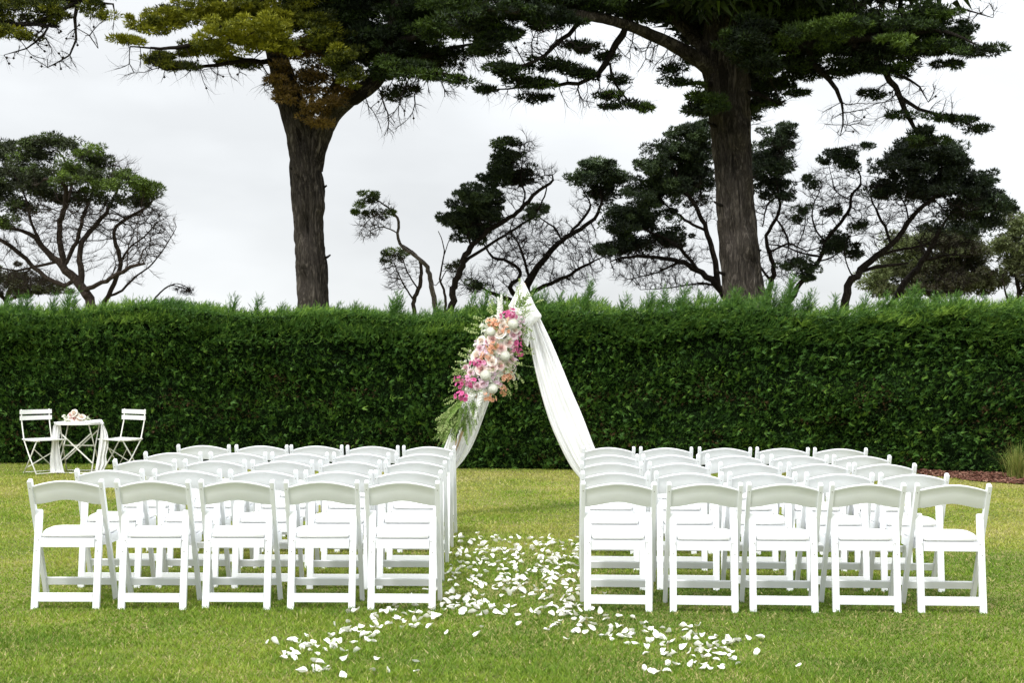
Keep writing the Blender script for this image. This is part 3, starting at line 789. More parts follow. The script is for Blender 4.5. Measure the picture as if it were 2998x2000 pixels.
# ------------------------------------------------------------------ smaller coastal trees
def small_trees():
    # round tea tree at the left edge
    Y = 36.0
    limbs = [sk(Y, [(222, 735, 15), (205, 690, 14), (185, 655, 13), (160, 632, 12), (135, 600, 10), (105, 575, 8), (80, 545, 7), (50, 530, 5), (10, 520, 4), (-40, 500, 3)]),
             sk(Y, [(190, 660, 9), (185, 625, 9), (182, 600, 8), (185, 565, 7.5), (205, 530, 7, .5), (235, 500, 6, .8), (255, 465, 5, 1), (275, 420, 3, 1)]),
             sk(Y, [(150, 625, 8), (142, 590, 9), (137, 550, 8), (138, 510, 7.5), (150, 470, 7, -.5), (150, 430, 6, -.8), (130, 415, 5, -1), (100, 410, 4, -1)]),
             sk(Y, [(145, 615, 5), (165, 575, 6), (180, 540, 5.5), (190, 500, 5), (205, 460, 4, 1), (215, 410, 3, 1), (190, 350, 2)]),
             sk(Y, [(150, 470, 5, -.5), (165, 420, 4), (150, 370, 3), (130, 340, 2)]),
             sk(Y, [(195, 665, 7), (235, 648, 6, -.5), (270, 630, 6, -1), (300, 612, 5, -1.2), (332, 606, 4.5, -1.3)]),
             sk(Y, [(150, 655, 6), (110, 640, 6), (70, 605, 6), (30, 570, 6), (-10, 545, 5), (-60, 520, 4)]),
             sk(Y, [(130, 600, 4), (90, 610, 4), (40, 620, 3), (-20, 610, 2)]),
             sk(Y, [(105, 575, 4), (75, 520, 4), (60, 460, 3), (40, 410, 3)])]
    pads = [(60, 400, 75, 42, 0, .3), (20, 350, 55, 30, .5, .35), (0, 420, 60, 45, 0, .3), (90, 350, 50, 32, .3, .3), (130, 325, 45, 20, .2, .28), (70, 330, 28, 14, 0, .35), (170, 330, 35, 15, 0, .25),
            (190, 355, 38, 16, -.4, .45), (225, 370, 36, 20, 0, .3), (150, 380, 50, 18, -.8, .72), (210, 345, 34, 9, -1, .75), (215, 400, 60, 20, -.8, .5), (180, 415, 70, 16, -1, .6), (260, 420, 60, 20, -1, .7),
            (310, 425, 50, 14, -.8, .82), (290, 405, 34, 9, -1, .6), (330, 440, 38, 14, -.4, .55), (340, 425, 28, 9, -.8, .85), (100, 440, 70, 18, 0, .25), (40, 470, 60, 20, 0, .2), (240, 455, 90, 18, 0, .22), (140, 455, 60, 14, .5, .2),
            (0, 510, 40, 16, -.5, .5), (-60, 420, 60, 90, 0, .3), (330, 465, 40, 12, .3, .22), (286, 398, 12, 8, 0, .6)]
    tw = [(180, 500, 150, 60, 0, 330), (350, 490, 34, 60, 0, 130), (300, 560, 70, 50, 0, 90), (60, 560, 90, 50, 0, 170), (330, 540, 50, 60, 0, 60), (160, 560, 80, 40, 0, 70), (60, 640, 90, 30, .5, 90), (230, 380, 80, 30, .5, 60), (370, 560, 24, 30, 0, 20), (210, 600, 40, 30, 0, 20)]
    build_tree('tea_tree', 'round topped tea tree with tangled pale limbs behind the left end of the hedge', 'tree', Y, limbs, pads, tw, M['leaf_tea'], M['bark_tea'],
               density=1.75, clump=0.18, n_per=66, leafL=0.075, leafW=0.028, flatz=.7, wig=.55, group='windswept tea trees beyond the hedge', r_tip=0.0095, step=.2)
    limbs = [sk(37.5, [(228, 735, 8), (242, 693, 7), (262, 650, 6.5), (277, 605, 6), (270, 565, 6), (262, 545, 5), (268, 520, 5), (300, 495, 4.5), (335, 478, 4), (352, 455, 3), (345, 440, 2)]),
             sk(37.5, [(248, 680, 4), (280, 665, 3.5), (312, 635, 3), (340, 615, 2.5), (370, 580, 2), (392, 545, 1.5), (405, 520, 1)]),
             sk(37.5, [(277, 605, 3.5), (295, 570, 3), (330, 545, 2.5), (360, 510, 2)])]
    build_tree('tea_tree', 'slender curling stem leaning right beside the round tea tree', 'tree', 37.5, limbs, [(345, 432, 20, 6, 0, .6)],
               [(370, 520, 28, 60, 0, 70), (340, 560, 50, 40, 0, 40), (330, 490, 50, 30, 0, 60), (300, 640, 60, 25, 0, 12)], M['leaf_tea'], M['bark_tea'], wig=.5,
               group='windswept tea trees beyond the hedge', r_tip=0.0095, n_per=60)
    # bushes low at the left
    limbs = [sk(39, [(20, 735, 8), (15, 680, 6), (40, 640, 5), (70, 620, 3)]), sk(39, [(12, 690, 5), (-20, 650, 4), (-60, 630, 3)]), sk(39, [(15, 690, 4), (100, 660, 3), (150, 650, 2)])]
    build_tree('shrub', 'dark scrubby shrub under the round tea tree limbs', 'shrub', 39, limbs, [(30, 640, 50, 28, 0, .25), (-40, 640, 60, 40, 0, .3), (110, 665, 50, 16, 0, .35), (60, 670, 70, 14, 0, .2), (100, 650, 25, 14, .5, .2)],
               [(60, 650, 110, 30, 0, 120)], M['leaf_olive'], M['bark_dark'], group='shrubs beyond the hedge', n_per=110, clump=.2)
    # arching bare twig
    limbs = [sk(30, [(336, 735, 3.5), (352, 690, 3), (372, 668, 2.6), (392, 655, 2.2), (408, 657, 1.6), (425, 663, 1.2), (440, 672, 1)]), sk(30, [(375, 665, 2), (400, 652, 1.6), (420, 655, 1.2), (440, 668, 1)])]
    build_tree('dead_sapling', 'small bare arching branch poking above the hedge left of the forked cypress', 'branch', 30, limbs, [], [(425, 668, 24, 12, 0, 26), (395, 655, 14, 6, 0, 5)], M['leaf_tea'], M['bark_dark'], group='bare stems above the hedge', step=.09, kill=.08, r_tip=.006)
    # curved little tree
    Y = 35
    limbs = [sk(Y, [(1000, 735, 8), (996, 690, 7.5), (990, 650, 7), (980, 612, 6.5), (960, 592, 5.5), (935, 575, 5), (918, 560, 4.5), (912, 535, 4), (915, 510, 4), (905, 492, 3.5), (890, 475, 3), (870, 462, 2.4), (850, 455, 2)]),
             sk(Y, [(912, 535, 2.6), (895, 525, 2.2), (870, 520, 2), (850, 530, 1.5)]), sk(Y, [(905, 495, 2.6), (880, 490, 2), (850, 500, 1.5), (835, 520, 1.2)])]
    build_tree('tea_tree', 'small tea tree with a pale S-curved trunk, just left of the arch', 'tree', Y, limbs,
               [(850, 448, 26, 12, 0, .75), (826, 470, 18, 10, 0, .8), (836, 485, 18, 8, .2, .5), (865, 462, 24, 10, 0, .4), (812, 486, 10, 6, 0, .8), (875, 490, 20, 10, .3, .3), (895, 490, 12, 8, 0, .6)],
               [(860, 510, 40, 40, 0, 150), (845, 540, 30, 12, 0, 50), (890, 475, 20, 16, 0, 30)], M['leaf_tea'], M['bark_pale'], density=1.6, n_per=75, clump=.14, leafL=.06, leafW=.026, group='windswept tea trees beyond the hedge', r_tip=.009, step=.16, kill=.18)
    limbs = [sk(38, [(952, 735, 6), (950, 690, 6), (962, 655, 6), (966, 625, 5), (962, 595, 4), (945, 575, 3), (925, 562, 2)]), sk(38, [(950, 690, 3), (930, 660, 2.6), (915, 630, 2), (905, 605, 1.4)]), sk(38, [(958, 660, 2.6), (935, 625, 2), (925, 595, 1.5)])]
    build_tree('tea_tree', 'stunted tea tree tucked under the pale S-curved tree', 'tree', 38, limbs, [(900, 580, 26, 9, 0, .5), (930, 577, 22, 8, 0, .55), (880, 597, 14, 7, 0, .35), (915, 590, 30, 8, .3, .3)],
               [(915, 620, 42, 42, 0, 170), (900, 660, 20, 14, 0, 20)], M['leaf_tea'], M['bark_tea'], density=1.6, n_per=70, clump=.15, leafL=.06, leafW=.026, group='windswept tea trees beyond the hedge', r_tip=.009, step=.16, kill=.2)
    limbs = [sk(36, [(1016, 735, 4.5), (1022, 700, 4), (1018, 665, 3.5), (1010, 640, 3), (1016, 605, 2.6), (1020, 575, 2), (1012, 545, 1.4), (1006, 530, 1)]), sk(36, [(1018, 590, 1.6), (1028, 560, 1.4), (1035, 540, 1)]), sk(36, [(1012, 640, 1.6), (1000, 655, 1.4), (990, 650, 1)]), sk(36, [(1012, 645, 1.8), (1025, 620, 1.5), (1040, 600, 1)])]
    build_tree('dead_sapling', 'thin dead grey stem between the S-curved tree and the leaning dark tree', 'tree', 36, limbs, [(1045, 612, 18, 10, 0, .4)], [(1040, 620, 26, 20, 0, 22)], M['leaf_tea'], M['bark_tea'], group='bare stems above the hedge', step=.14, kill=.12, r_tip=.008, n_per=60, clump=.12)
    # leaning dark tree
    Y = 34
    limbs = [sk(Y, [(1030, 735, 11), (1038, 690, 10), (1043, 655, 9.5), (1058, 620, 9), (1072, 580, 8.5), (1085, 560, 8), (1120, 530, 7), (1160, 505, 6.5), (1195, 480, 6), (1222, 450, 5.5), (1248, 430, 4.5), (1270, 412, 3.5), (1268, 400, 3), (1250, 402, 2), (1225, 410, 1.5)]),
             sk(Y, [(1068, 600, 5), (1100, 578, 4.5), (1140, 552, 4), (1190, 520, 3.5), (1225, 495, 3), (1250, 450, 2.6), (1255, 425, 2)]),
             sk(Y, [(1200, 475, 3), (1205, 440, 3), (1195, 410, 3), (1200, 370, 2), (1205, 330, 1.5)]), sk(Y, [(1080, 562, 4), (1075, 540, 4), (1070, 510, 3), (1050, 490, 2)])]
    pads = [(1065, 475, 58, 28, 0), (1085, 450, 45, 20, -.5, .5), (1040, 500, 40, 22, 0), (1090, 500, 60, 34, .5, .3), (1075, 540, 40, 24, .3, .25), (1120, 480, 36, 28, 0, .35), (1135, 450, 30, 22, 0), (1130, 412, 30, 20, 0, .45), (1160, 400, 40, 22, 0, .35),
            (1150, 375, 30, 18, 0, .5), (1170, 355, 40, 16, 0, .5), (1150, 335, 22, 12, 0, .5), (1180, 325, 26, 10, 0, .5), (1195, 400, 40, 30, .4, .2), (1235, 480, 34, 9, .3, .45), (1215, 495, 30, 8, 0, .4), (1080, 430, 20, 10, 0, .5)]
    pads = [p if len(p) > 5 else p + (.42,) for p in pads]
    tw = [(1200, 360, 34, 50, 0, 120), (1230, 400, 40, 30, 0, 110), (1190, 440, 40, 30, 0, 60), (1110, 520, 50, 30, 0, 50), (1260, 400, 22, 18, 0, 40), (1180, 560, 40, 40, 0, 30)]
    build_tree('tea_tree', 'leaning dark tea tree with a hooked bare tip, behind the arch flowers', 'tree', Y, limbs, pads, tw, M['leaf_dark'], M['bark_dark'], density=1.8, n_per=95, clump=.16, leafL=.07, leafW=.03, group='windswept tea trees beyond the hedge', r_tip=.0085, step=.17, kill=.2, wig=.4)
    # wide bare-limbed tree right behind the arch
    Y = 38
    limbs = [sk(Y, [(1205, 735, 14), (1200, 690, 13), (1210, 655, 12), (1235, 610, 9), (1265, 575, 8), (1300, 545, 7), (1340, 520, 6), (1365, 500, 5), (1380, 465, 4), (1378, 430, 3)]),
             sk(Y, [(1200, 690, 8), (1170, 660, 7), (1195, 630, 5), (1170, 600, 4.5), (1130, 590, 4), (1110, 560, 2)]),
             sk(Y, [(1205, 680, 7), (1250, 655, 6), (1290, 640, 5), (1340, 610, 4), (1385, 590, 2)]),
             sk(Y, [(1190, 695, 8), (1150, 680, 7), (1120, 670, 4), (1090, 650, 2)]),
             sk(Y, [(1215, 645, 4), (1205, 600, 4), (1190, 560, 3), (1170, 530, 2), (1180, 500, 1.4)]),
             sk(Y, [(1290, 552, 3), (1270, 520, 3), (1240, 500, 2), (1225, 480, 1.4)]),
             sk(Y, [(1300, 545, 4), (1340, 500, 4), (1355, 470, 3), (1340, 440, 2), (1330, 420, 1.4)])]
    pads = [(1365, 385, 62, 18, 0, .55), (1370, 410, 64, 20, 0, .42), (1400, 420, 40, 18, .3, .3), (1335, 400, 34, 20, 0, .5), (1345, 375, 30, 12, 0, .55), (1420, 405, 22, 16, 0, .4), (1365, 440, 40, 14, .4, .25), (1400, 455, 26, 14, .3, .2), (1230, 475, 30, 8, 0, .5), (1090, 655, 26, 12, 0, .5)]
    tw = [(1220, 570, 120, 80, 0, 350), (1340, 580, 60, 70, 0, 150), (1130, 640, 90, 45, 0, 130), (1290, 640, 80, 30, 0, 110), (1350, 460, 50, 34, 0, 70), (1200, 520, 50, 30, 0, 50), (1100, 660, 50, 30, 0, 50)]
    build_tree('tea_tree', 'wide bare limbed tea tree with one round leafy head, right above the arch', 'tree', Y, limbs, pads, tw, M['leaf_dark'], M['bark_dark'], density=1.9, n_per=95, clump=.17, leafL=.075, leafW=.03, group='windswept tea trees beyond the hedge', r_tip=.0095, step=.2, kill=.24, wig=.35)
    # dense dark tree left of the thick trunk
    Y = 36
    limbs = [sk(Y, [(1680, 735, 12), (1665, 690, 11), (1640, 650, 10), (1600, 620, 8), (1560, 600, 7), (1500, 590, 5), (1440, 590, 4), (1400, 600, 2)]),
             sk(Y, [(1650, 660, 9), (1640, 600, 8), (1625, 540, 7), (1600, 480, 6), (1560, 420, 5), (1540, 360, 4), (1560, 310, 2)]),
             sk(Y, [(1600, 620, 5), (1560, 570, 5), (1510, 540, 4), (1460, 520, 3)]), sk(Y, [(1560, 600, 4), (1520, 620, 3), (1470, 635, 2), (1440, 640, 1.4)]),
             sk(Y, [(1620, 530, 4), (1580, 510, 4), (1540, 480, 3), (1500, 440, 2)]), sk(Y, [(1640, 655, 4), (1600, 650, 3), (1540, 660, 2), (1470, 665, 1.4)])]
    pads = [(1560, 310, 60, 22, 0, .5), (1600, 300, 40, 30, 0, .4), (1540, 340, 55, 26, 0, .42), (1510, 380, 52, 26, -.3, .5), (1560, 380, 60, 34, .4, .25), (1500, 420, 55, 26, 0, .4), (1540, 440, 70, 34, .4, .3), (1590, 430, 50, 50, .6, .2),
            (1470, 460, 50, 24, 0, .42), (1430, 490, 44, 26, 0, .35), (1490, 500, 66, 32, .3, .25), (1420, 530, 46, 28, 0, .3), (1400, 570, 34, 22, 0, .3), (1450, 560, 60, 24, .4, .15), (1540, 540, 60, 26, .5, .15), (1600, 360, 40, 50, .5, .3), (1450, 440, 26, 14, 0, .5)]
    tw = [(1500, 600, 110, 40, 0, 260), (1480, 640, 70, 22, 0, 110), (1560, 590, 80, 50, 0, 110), (1600, 480, 50, 50, 0, 60), (1560, 655, 80, 18, 0, 80)]
    build_tree('tea_tree', 'dense dark tea tree sweeping left from behind the thick cypress trunk', 'tree', Y, limbs, pads, tw, M['leaf_dark'], M['bark_dark'], density=1.7, n_per=95, clump=.18, leafL=.075, leafW=.03, group='windswept tea trees beyond the hedge', r_tip=.0085, step=.19, kill=.22, wig=.35)
    # right of the thick trunk
    Y = 36
    limbs = [sk(Y, [(1768, 735, 9), (1762, 690, 8.5), (1768, 655, 8), (1775, 620, 7), (1765, 580, 6), (1758, 550, 5), (1775, 510, 5), (1790, 480, 4), (1785, 440, 4), (1780, 390, 3), (1790, 340, 2)]),
             sk(Y, [(1765, 640, 4), (1750, 620, 3.4), (1735, 600, 3), (1720, 590, 2)]), sk(Y, [(1765, 580, 3), (1810, 560, 3), (1850, 575, 2.4), (1890, 565, 2)]), sk(Y, [(1780, 500, 3), (1800, 530, 3), (1810, 560, 2), (1800, 600, 1.6)]), sk(Y, [(1785, 450, 3), (1760, 470, 3), (1750, 520, 2)])]
    pads = [(1785, 300, 46, 18, 0, .3), (1795, 330, 40, 26, 0, .25), (1770, 360, 50, 34, .3, .15), (1800, 390, 34, 24, 0, .28), (1780, 430, 44, 26, .3, .15), (1800, 455, 28, 12, 0, .25), (1750, 400, 30, 60, .5, .1)]
    build_tree('tea_tree', 'tea tree with a dark crown hugging the right side of the thick trunk', 'tree', Y, limbs, pads, [(1800, 340, 36, 50, 0, 90), (1780, 480, 60, 40, 0, 90), (1790, 580, 60, 60, 0, 90), (1770, 630, 40, 40, 0, 30)], M['leaf_dark'], M['bark_dark'], density=1.7, n_per=90, clump=.17, leafL=.07, leafW=.03, group='windswept tea trees beyond the hedge', r_tip=.0085, step=.18, kill=.22, wig=.4)
    Y = 34
    limbs = [sk(Y, [(1795, 735, 8), (1812, 695, 7.5), (1835, 655, 7), (1865, 620, 6.5), (1885, 590, 6), (1895, 555, 5.5), (1920, 520, 5), (1945, 490, 4.5), (1955, 450, 4), (1975, 420, 3.4), (1970, 390, 2.5), (1950, 365, 2)]),
             sk(Y, [(1885, 590, 4), (1840, 580, 3), (1800, 565, 2.6), (1760, 560, 2)]), sk(Y, [(1895, 560, 3), (1870, 520, 3), (1865, 480, 2.4), (1880, 440, 2)]), sk(Y, [(1850, 640, 3), (1835, 610, 2.6), (1830, 570, 2), (1845, 530, 2), (1850, 490, 1.4)]),
             sk(Y, [(1880, 600, 3), (1910, 590, 2.6), (1935, 570, 2), (1940, 550, 1.5)]), sk(Y, [(1955, 460, 2), (1920, 440, 2), (1910, 410, 1.6), (1900, 370, 1.2)])]
    pads = [(1930, 355, 48, 16, 0, .25), (1950, 375, 40, 14, 0, .3), (1895, 370, 20, 12, 0, .3), (1995, 335, 22, 8, 0, .4), (1845, 480, 26, 10, 0, .35), (1910, 485, 32, 14, 0, .4), (1855, 410, 20, 8, 0, .5), (1870, 425, 14, 5, 0, .5), (1830, 500, 14, 8, 0, .35),
            (1840, 605, 34, 12, 0, .4), (1855, 632, 28, 12, 0, .4), (1800, 612, 22, 7, 0, .5), (1935, 550, 46, 20, 0, .3), (1900, 570, 34, 12, 0, .25), (1960, 580, 26, 12, 0, .25), (1960, 520, 28, 10, 0, .4), (1860, 620, 26, 8, -.2, .5)]
    build_tree('tea_tree', 'open tea tree with small scattered leaf tufts, right of the thick trunk', 'tree', Y, limbs, pads, [(1900, 450, 70, 70, 0, 170), (1850, 530, 60, 60, 0, 80), (1960, 470, 40, 60, 0, 80), (1830, 610, 50, 40, 0, 40), (1930, 590, 40, 24, 0, 40)], M['leaf_dark'], M['bark_dark'], density=2.0, n_per=85, clump=.14, leafL=.065, leafW=.028, group='windswept tea trees beyond the hedge', r_tip=.0085, step=.17, kill=.2, wig=.4)
    Y = 33
    limbs = [sk(Y, [(1935, 735, 13), (1940, 690, 12), (1948, 655, 11), (1975, 620, 10), (2010, 590, 9), (2035, 570, 8), (2065, 540, 7.5), (2085, 510, 7), (2110, 480, 6), (2140, 455, 5), (2160, 420, 4)]),
             sk(Y, [(2015, 590, 5), (2050, 575, 4), (2090, 570, 4), (2130, 560, 3)]), sk(Y, [(2045, 560, 4), (2030, 520, 4), (2010, 480, 3.4), (2000, 450, 3), (2020, 420, 2)]),
             sk(Y, [(2085, 510, 3), (2080, 470, 3), (2060, 440, 2.4), (2050, 410, 2)]), sk(Y, [(1975, 625, 5), (2010, 612, 5), (2050, 608, 4), (2085, 605, 3)]), sk(Y, [(1960, 640, 3), (1945, 610, 2.4), (1938, 580, 2), (1945, 550, 1.4)])]
    pads = [(2100, 335, 70, 16, 0, .22), (2060, 355, 54, 18, 0, .25), (2150, 350, 80, 26, 0, .2), (2200, 370, 60, 24, 0, .25), (2090, 385, 90, 26, 0, .15), (2180, 400, 100, 30, .4, .12), (2240, 420, 44, 26, 0, .25), (2070, 420, 70, 20, .3, .12), (2150, 440, 110, 24, .4, .1),
            (2030, 445, 40, 18, 0, .25), (2230, 455, 60, 26, .2, .18), (2270, 470, 46, 26, 0, .35), (2310, 480, 24, 20, 0, .4), (2280, 510, 40, 18, .2, .2), (2210, 490, 60, 18, .5, .12)]
    build_tree('tea_tree', 'broad flat topped dark tree leaning right over the right end of the hedge', 'tree', Y, limbs, pads, [(2070, 480, 90, 40, 0, 150), (2180, 480, 90, 30, 0, 110), (2000, 540, 60, 50, 0, 70), (2120, 540, 70, 50, 0, 60), (2010, 430, 30, 40, 0, 50)], M['leaf_dark'], M['bark_dark'], density=1.5, n_per=90, clump=.19, leafL=.075, leafW=.03, group='windswept tea trees beyond the hedge', r_tip=.0085, step=.19, kill=.22, wig=.4)
    limbs = [sk(35, [(2035, 735, 11), (2048, 695, 10), (2068, 665, 9.5), (2090, 635, 9), (2115, 600, 8), (2140, 565, 7), (2155, 530, 6), (2175, 500, 4)]),
             sk(35, [(2115, 600, 4), (2150, 590, 4), (2190, 585, 3), (2230, 590, 2)]), sk(35, [(2055, 685, 6), (2100, 665, 5), (2150, 672, 4), (2210, 665, 2)])]
    build_tree('tea_tree', 'crooked dark stem forking low, in front of the olive brown shrub', 'tree', 35, limbs, [(2180, 520, 60, 16, 0, .15), (2230, 530, 40, 20, 0, .2)], [(2150, 560, 80, 40, 0, 90), (2180, 640, 70, 30, 0, 60)], M['leaf_dark'], M['bark_dark'], n_per=80, clump=.17, group='windswept tea trees beyond the hedge', r_tip=.0085, wig=.4)
    # olive shrubs behind
    Y = 43
    limbs = [sk(Y, [(2150, 735, 12), (2150, 680, 10), (2170, 630, 7), (2180, 580, 4)]), sk(Y, [(2150, 690, 7), (2090, 640, 5), (2060, 600, 3)]), sk(Y, [(2155, 680, 7), (2220, 640, 5), (2260, 600, 3)])]
    build_tree('shrub', 'large olive and brown rounded shrub behind the far right trees', 'shrub', Y, limbs, [(2090, 560, 60, 26, 0, .75), (2140, 545, 60, 26, 0, .6), (2050, 610, 50, 34, 0, .8), (2110, 610, 80, 44, .5, .5), (2180, 580, 80, 40, 0, .3), (2230, 600, 60, 50, 0, .25), (2160, 650, 90, 34, 0, .2), (2240, 650, 60, 30, 0, .35), (2010, 645, 34, 24, 0, .8), (2200, 540, 50, 26, 0, .35), (2270, 640, 40, 34, 0, .45), (2040, 665, 60, 20, 0, .4)],
               [(2150, 600, 100, 60, 0, 120)], M['leaf_olive'], M['bark_dark'], density=1.3, n_per=100, clump=.3, leafL=.10, leafW=.035, group='shrubs beyond the hedge', step=.3, kill=.4)
    Y = 41
    limbs = [sk(Y, [(2335, 735, 7), (2338, 680, 6), (2330, 630, 5), (2315, 590, 3)]), sk(Y, [(2338, 690, 5), (2355, 640, 4), (2370, 590, 3)]), sk(Y, [(2330, 735, 4), (2310, 680, 3), (2300, 640, 2)])]
    build_tree('shrub', 'olive green shrub with upright stems at the right edge of the photo', 'shrub', Y, limbs, [(2330, 520, 30, 30, 0, .75), (2360, 560, 50, 60, 0, .7), (2310, 570, 34, 34, 0, .55), (2330, 610, 40, 24, 0, .4), (2380, 640, 50, 50, 0, .5), (2400, 560, 50, 70, 0, .5)],
               [(2330, 640, 40, 44, 0, 90)], M['leaf_olive'], M['bark_dark'], density=1.2, n_per=100, clump=.26, leafL=.10, leafW=.035, group='shrubs beyond the hedge')
small_trees()

# ------------------------------------------------------------------ hedge
def hedge():
    root = empty('hedge', (0, hedge_y(0), 0)); inv = np.array(root.location)
    tag(root, 'long tall clipped conifer hedge behind the ceremony chairs', 'hedge')
    X0, X1, TH = -13.0, 12.0, 1.5
    def top(x): return 2.20 + 0.05 * np.sin(x * 0.9) + 0.05 * np.sin(x * 2.3 + 1) + np.where(x > 1, 0.02 * (x - 1), 0)
    def bump(x, z):
        p = np.stack([x, z * 1.7, np.zeros_like(x)], 1)
        return (npnoise(p, 1.1) - .5) * 0.20 + (npnoise(p + 20, 3.2) - .5) * 0.13 + (npnoise(p + 50, 7) - .5) * 0.07
    # bumpy backing sheet, near-black in place of the shade behind the sprays
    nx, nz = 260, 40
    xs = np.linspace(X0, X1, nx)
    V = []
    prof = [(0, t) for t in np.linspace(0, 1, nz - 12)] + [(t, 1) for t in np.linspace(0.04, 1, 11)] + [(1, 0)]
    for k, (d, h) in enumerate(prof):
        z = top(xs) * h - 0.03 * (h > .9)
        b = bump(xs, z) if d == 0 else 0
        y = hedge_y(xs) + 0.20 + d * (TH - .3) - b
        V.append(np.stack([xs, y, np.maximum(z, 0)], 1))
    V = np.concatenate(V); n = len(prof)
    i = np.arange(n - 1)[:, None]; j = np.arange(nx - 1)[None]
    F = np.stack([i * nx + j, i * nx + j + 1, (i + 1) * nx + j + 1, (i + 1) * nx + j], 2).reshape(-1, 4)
    link('dark_core', np_mesh('dark_core', V - inv, F, M['hedge_core'], smooth=True), root)
    # face sprays: fans of narrow scale-leaf shoots
    def fans(pos, axis, size, tint, nb, spread, wid, tv=.08):
        n = len(pos); m = n * nb
        ii = np.repeat(np.arange(n), nb)
        sd = unit(np.cross(axis, rdir(n)))
        a = np.tile(np.linspace(-1, 1, nb), n) * spread + RNG.normal(size=m) * .15
        ax = unit(axis[ii] * np.cos(a)[:, None] + sd[ii] * np.sin(a)[:, None] + RNG.normal(size=(m, 3)) * .12)
        nn = unit(np.cross(axis, sd))[ii]
        wv = unit(np.cross(ax, nn))
        L = size[ii] * (0.55 + .6 * RNG.random(m)) * (1 - .35 * np.abs(np.tile(np.linspace(-1, 1, nb), n)))
        w = wid * (0.7 + .6 * RNG.random(m)) * L
        base = pos[ii] + axis[ii] * (size[ii] * .25 * RNG.random(m))[:, None]
        midp = base + ax * (L * .5)[:, None]
        V = np.stack([base + wv * w[:, None] * 1.1, base + ax * L[:, None], base - wv * w[:, None] * 1.1], 1).reshape(-1, 3)
        t = np.clip(tint[ii] + RNG.normal(size=m) * tv, 0.0, .94)
        br = tint[ii] > .955; t[br] = np.clip(tint[ii][br], .96, 1)
        return V, np.arange(m * 3, dtype=np.int32).reshape(-1, 3), np.repeat(t, 3)
    n = 122000
    x = RNG.uniform(-8.6, 7.8, n)
    z = RNG.uniform(0.0, 1, n) ** .95 * (top(x) - .02)
    p = np.stack([x * .7, z * 2.2, np.zeros(n)], 1)
    hole = npnoise(p + 7, 2.3) * .6 + npnoise(p + 70, 6) * .4
    keep = (hole > .34) | (RNG.random(n) < .6)
    x, z, hole, p = x[keep], z[keep], hole[keep], p[keep]; n = len(x)
    out = bump(x, z)
    y = hedge_y(x) + 0.14 - out + RNG.random(n) * .14 * (1 - (hole - .3))
    ax = unit(np.stack([RNG.normal(size=n) * .5 + .12, np.full(n, -1.0) + RNG.normal(size=n) * .3, .45 + RNG.normal(size=n) * .5], 1))
    size = 0.032 + .040 * RNG.random(n)
    t = .47 + (npnoise(p, 1.6) - .5) * .34 + (npnoise(p + 33, 5) - .5) * .35 + RNG.normal(size=n) * .1
    brown = (npnoise(p + 90, 2.6) > .74) & (z < 1.35) & (RNG.random(n) < .26) | (RNG.random(n) < .004)
    t = np.clip(t, .02, .9); t[brown] = RNG.uniform(.96, 1.0, brown.sum())
    V1 = fans(np.stack([x, y, z], 1), ax, size, t, 4, .75, .135, tv=.12)
    # brighter young tips standing proud
    n = 9000
    x = RNG.uniform(-8.6, 7.8, n); z = RNG.random(n) * top(x)
    y = hedge_y(x) + 0.10 - bump(x, z) - RNG.random(n) * .03
    ax = unit(np.stack([RNG.normal(size=n) * .5 + .25, np.full(n, -.8), .5 + RNG.normal(size=n) * .4], 1))
    V2 = fans(np.stack([x, y, z], 1), ax, .07 + .05 * RNG.random(n), .58 + RNG.normal(size=n) * .1, 7, .75, .10)
    # sides beyond the frame
    n = 9000
    x = np.where(RNG.random(n) < .5, RNG.uniform(X0, -8.6, n), RNG.uniform(7.8, X1, n)); z = RNG.random(n) * top(x)
    y = hedge_y(x) + .14 - bump(x, z)
    ax = unit(np.stack([RNG.normal(size=n) * .5, np.full(n, -1.0), .4 + RNG.normal(size=n) * .4], 1))
    V3 = fans(np.stack([x, y, z], 1), ax, .12 + .05 * RNG.random(n), .4 + RNG.normal(size=n) * .15, 6, .9, .16)
    def put(name, parts, kind='stuff'):
        off, Vs, Fs, Ts = 0, [], [], []
        for v, f, tt in parts: Vs.append(v); Fs.append(f + off); Ts.append(tt); off += len(v)
        o = link(name, np_mesh(name, np.concatenate(Vs) - inv, np.concatenate(Fs), M['hedge_leaf'], np.concatenate(Ts)), root)
        if kind: o['kind'] = kind
        return o
    put('face_foliage', [V1, V2, V3])
    # feathery unclipped growth along the top
    def plumes(pos, axis, L, tint, nb=11):
        n = len(pos); m = n * nb
        ii = np.repeat(np.arange(n), nb)
        s = np.tile(np.linspace(.05, 1, nb), n)
        sd = unit(np.cross(axis, rdir(n)))
        sgn = np.tile(np.where(np.arange(nb) % 2, 1, -1), n)
        a = sgn * (.75 - .6 * s) + RNG.normal(size=m) * .12
        ax = unit(axis[ii] * np.cos(a)[:, None] + sd[ii] * np.sin(a)[:, None] + RNG.normal(size=(m, 3)) * .12)
        base = pos[ii] + axis[ii] * (L[ii] * s * .8)[:, None]
        ln = L[ii] * (.42 - .2 * s) * (.7 + .6 * RNG.random(m))
        wv = unit(np.cross(ax, rdir(m))); w = ln * .085
        mid = base + ax * (ln * .4)[:, None]
        V = np.stack([base + wv * w[:, None], base + ax * ln[:, None], base - wv * w[:, None]], 1).reshape(-1, 3)
        t = np.clip(tint[ii] + s * .1 + RNG.normal(size=m) * .06, 0, .94)
        return V, np.arange(m * 3, dtype=np.int32).reshape(-1, 3), np.repeat(t, 3)
    n = 16000
    x = RNG.uniform(-8.8, 8.0, n); d = RNG.random(n) ** 1.4
    p = np.stack([x, d * 3, np.zeros(n)], 1)
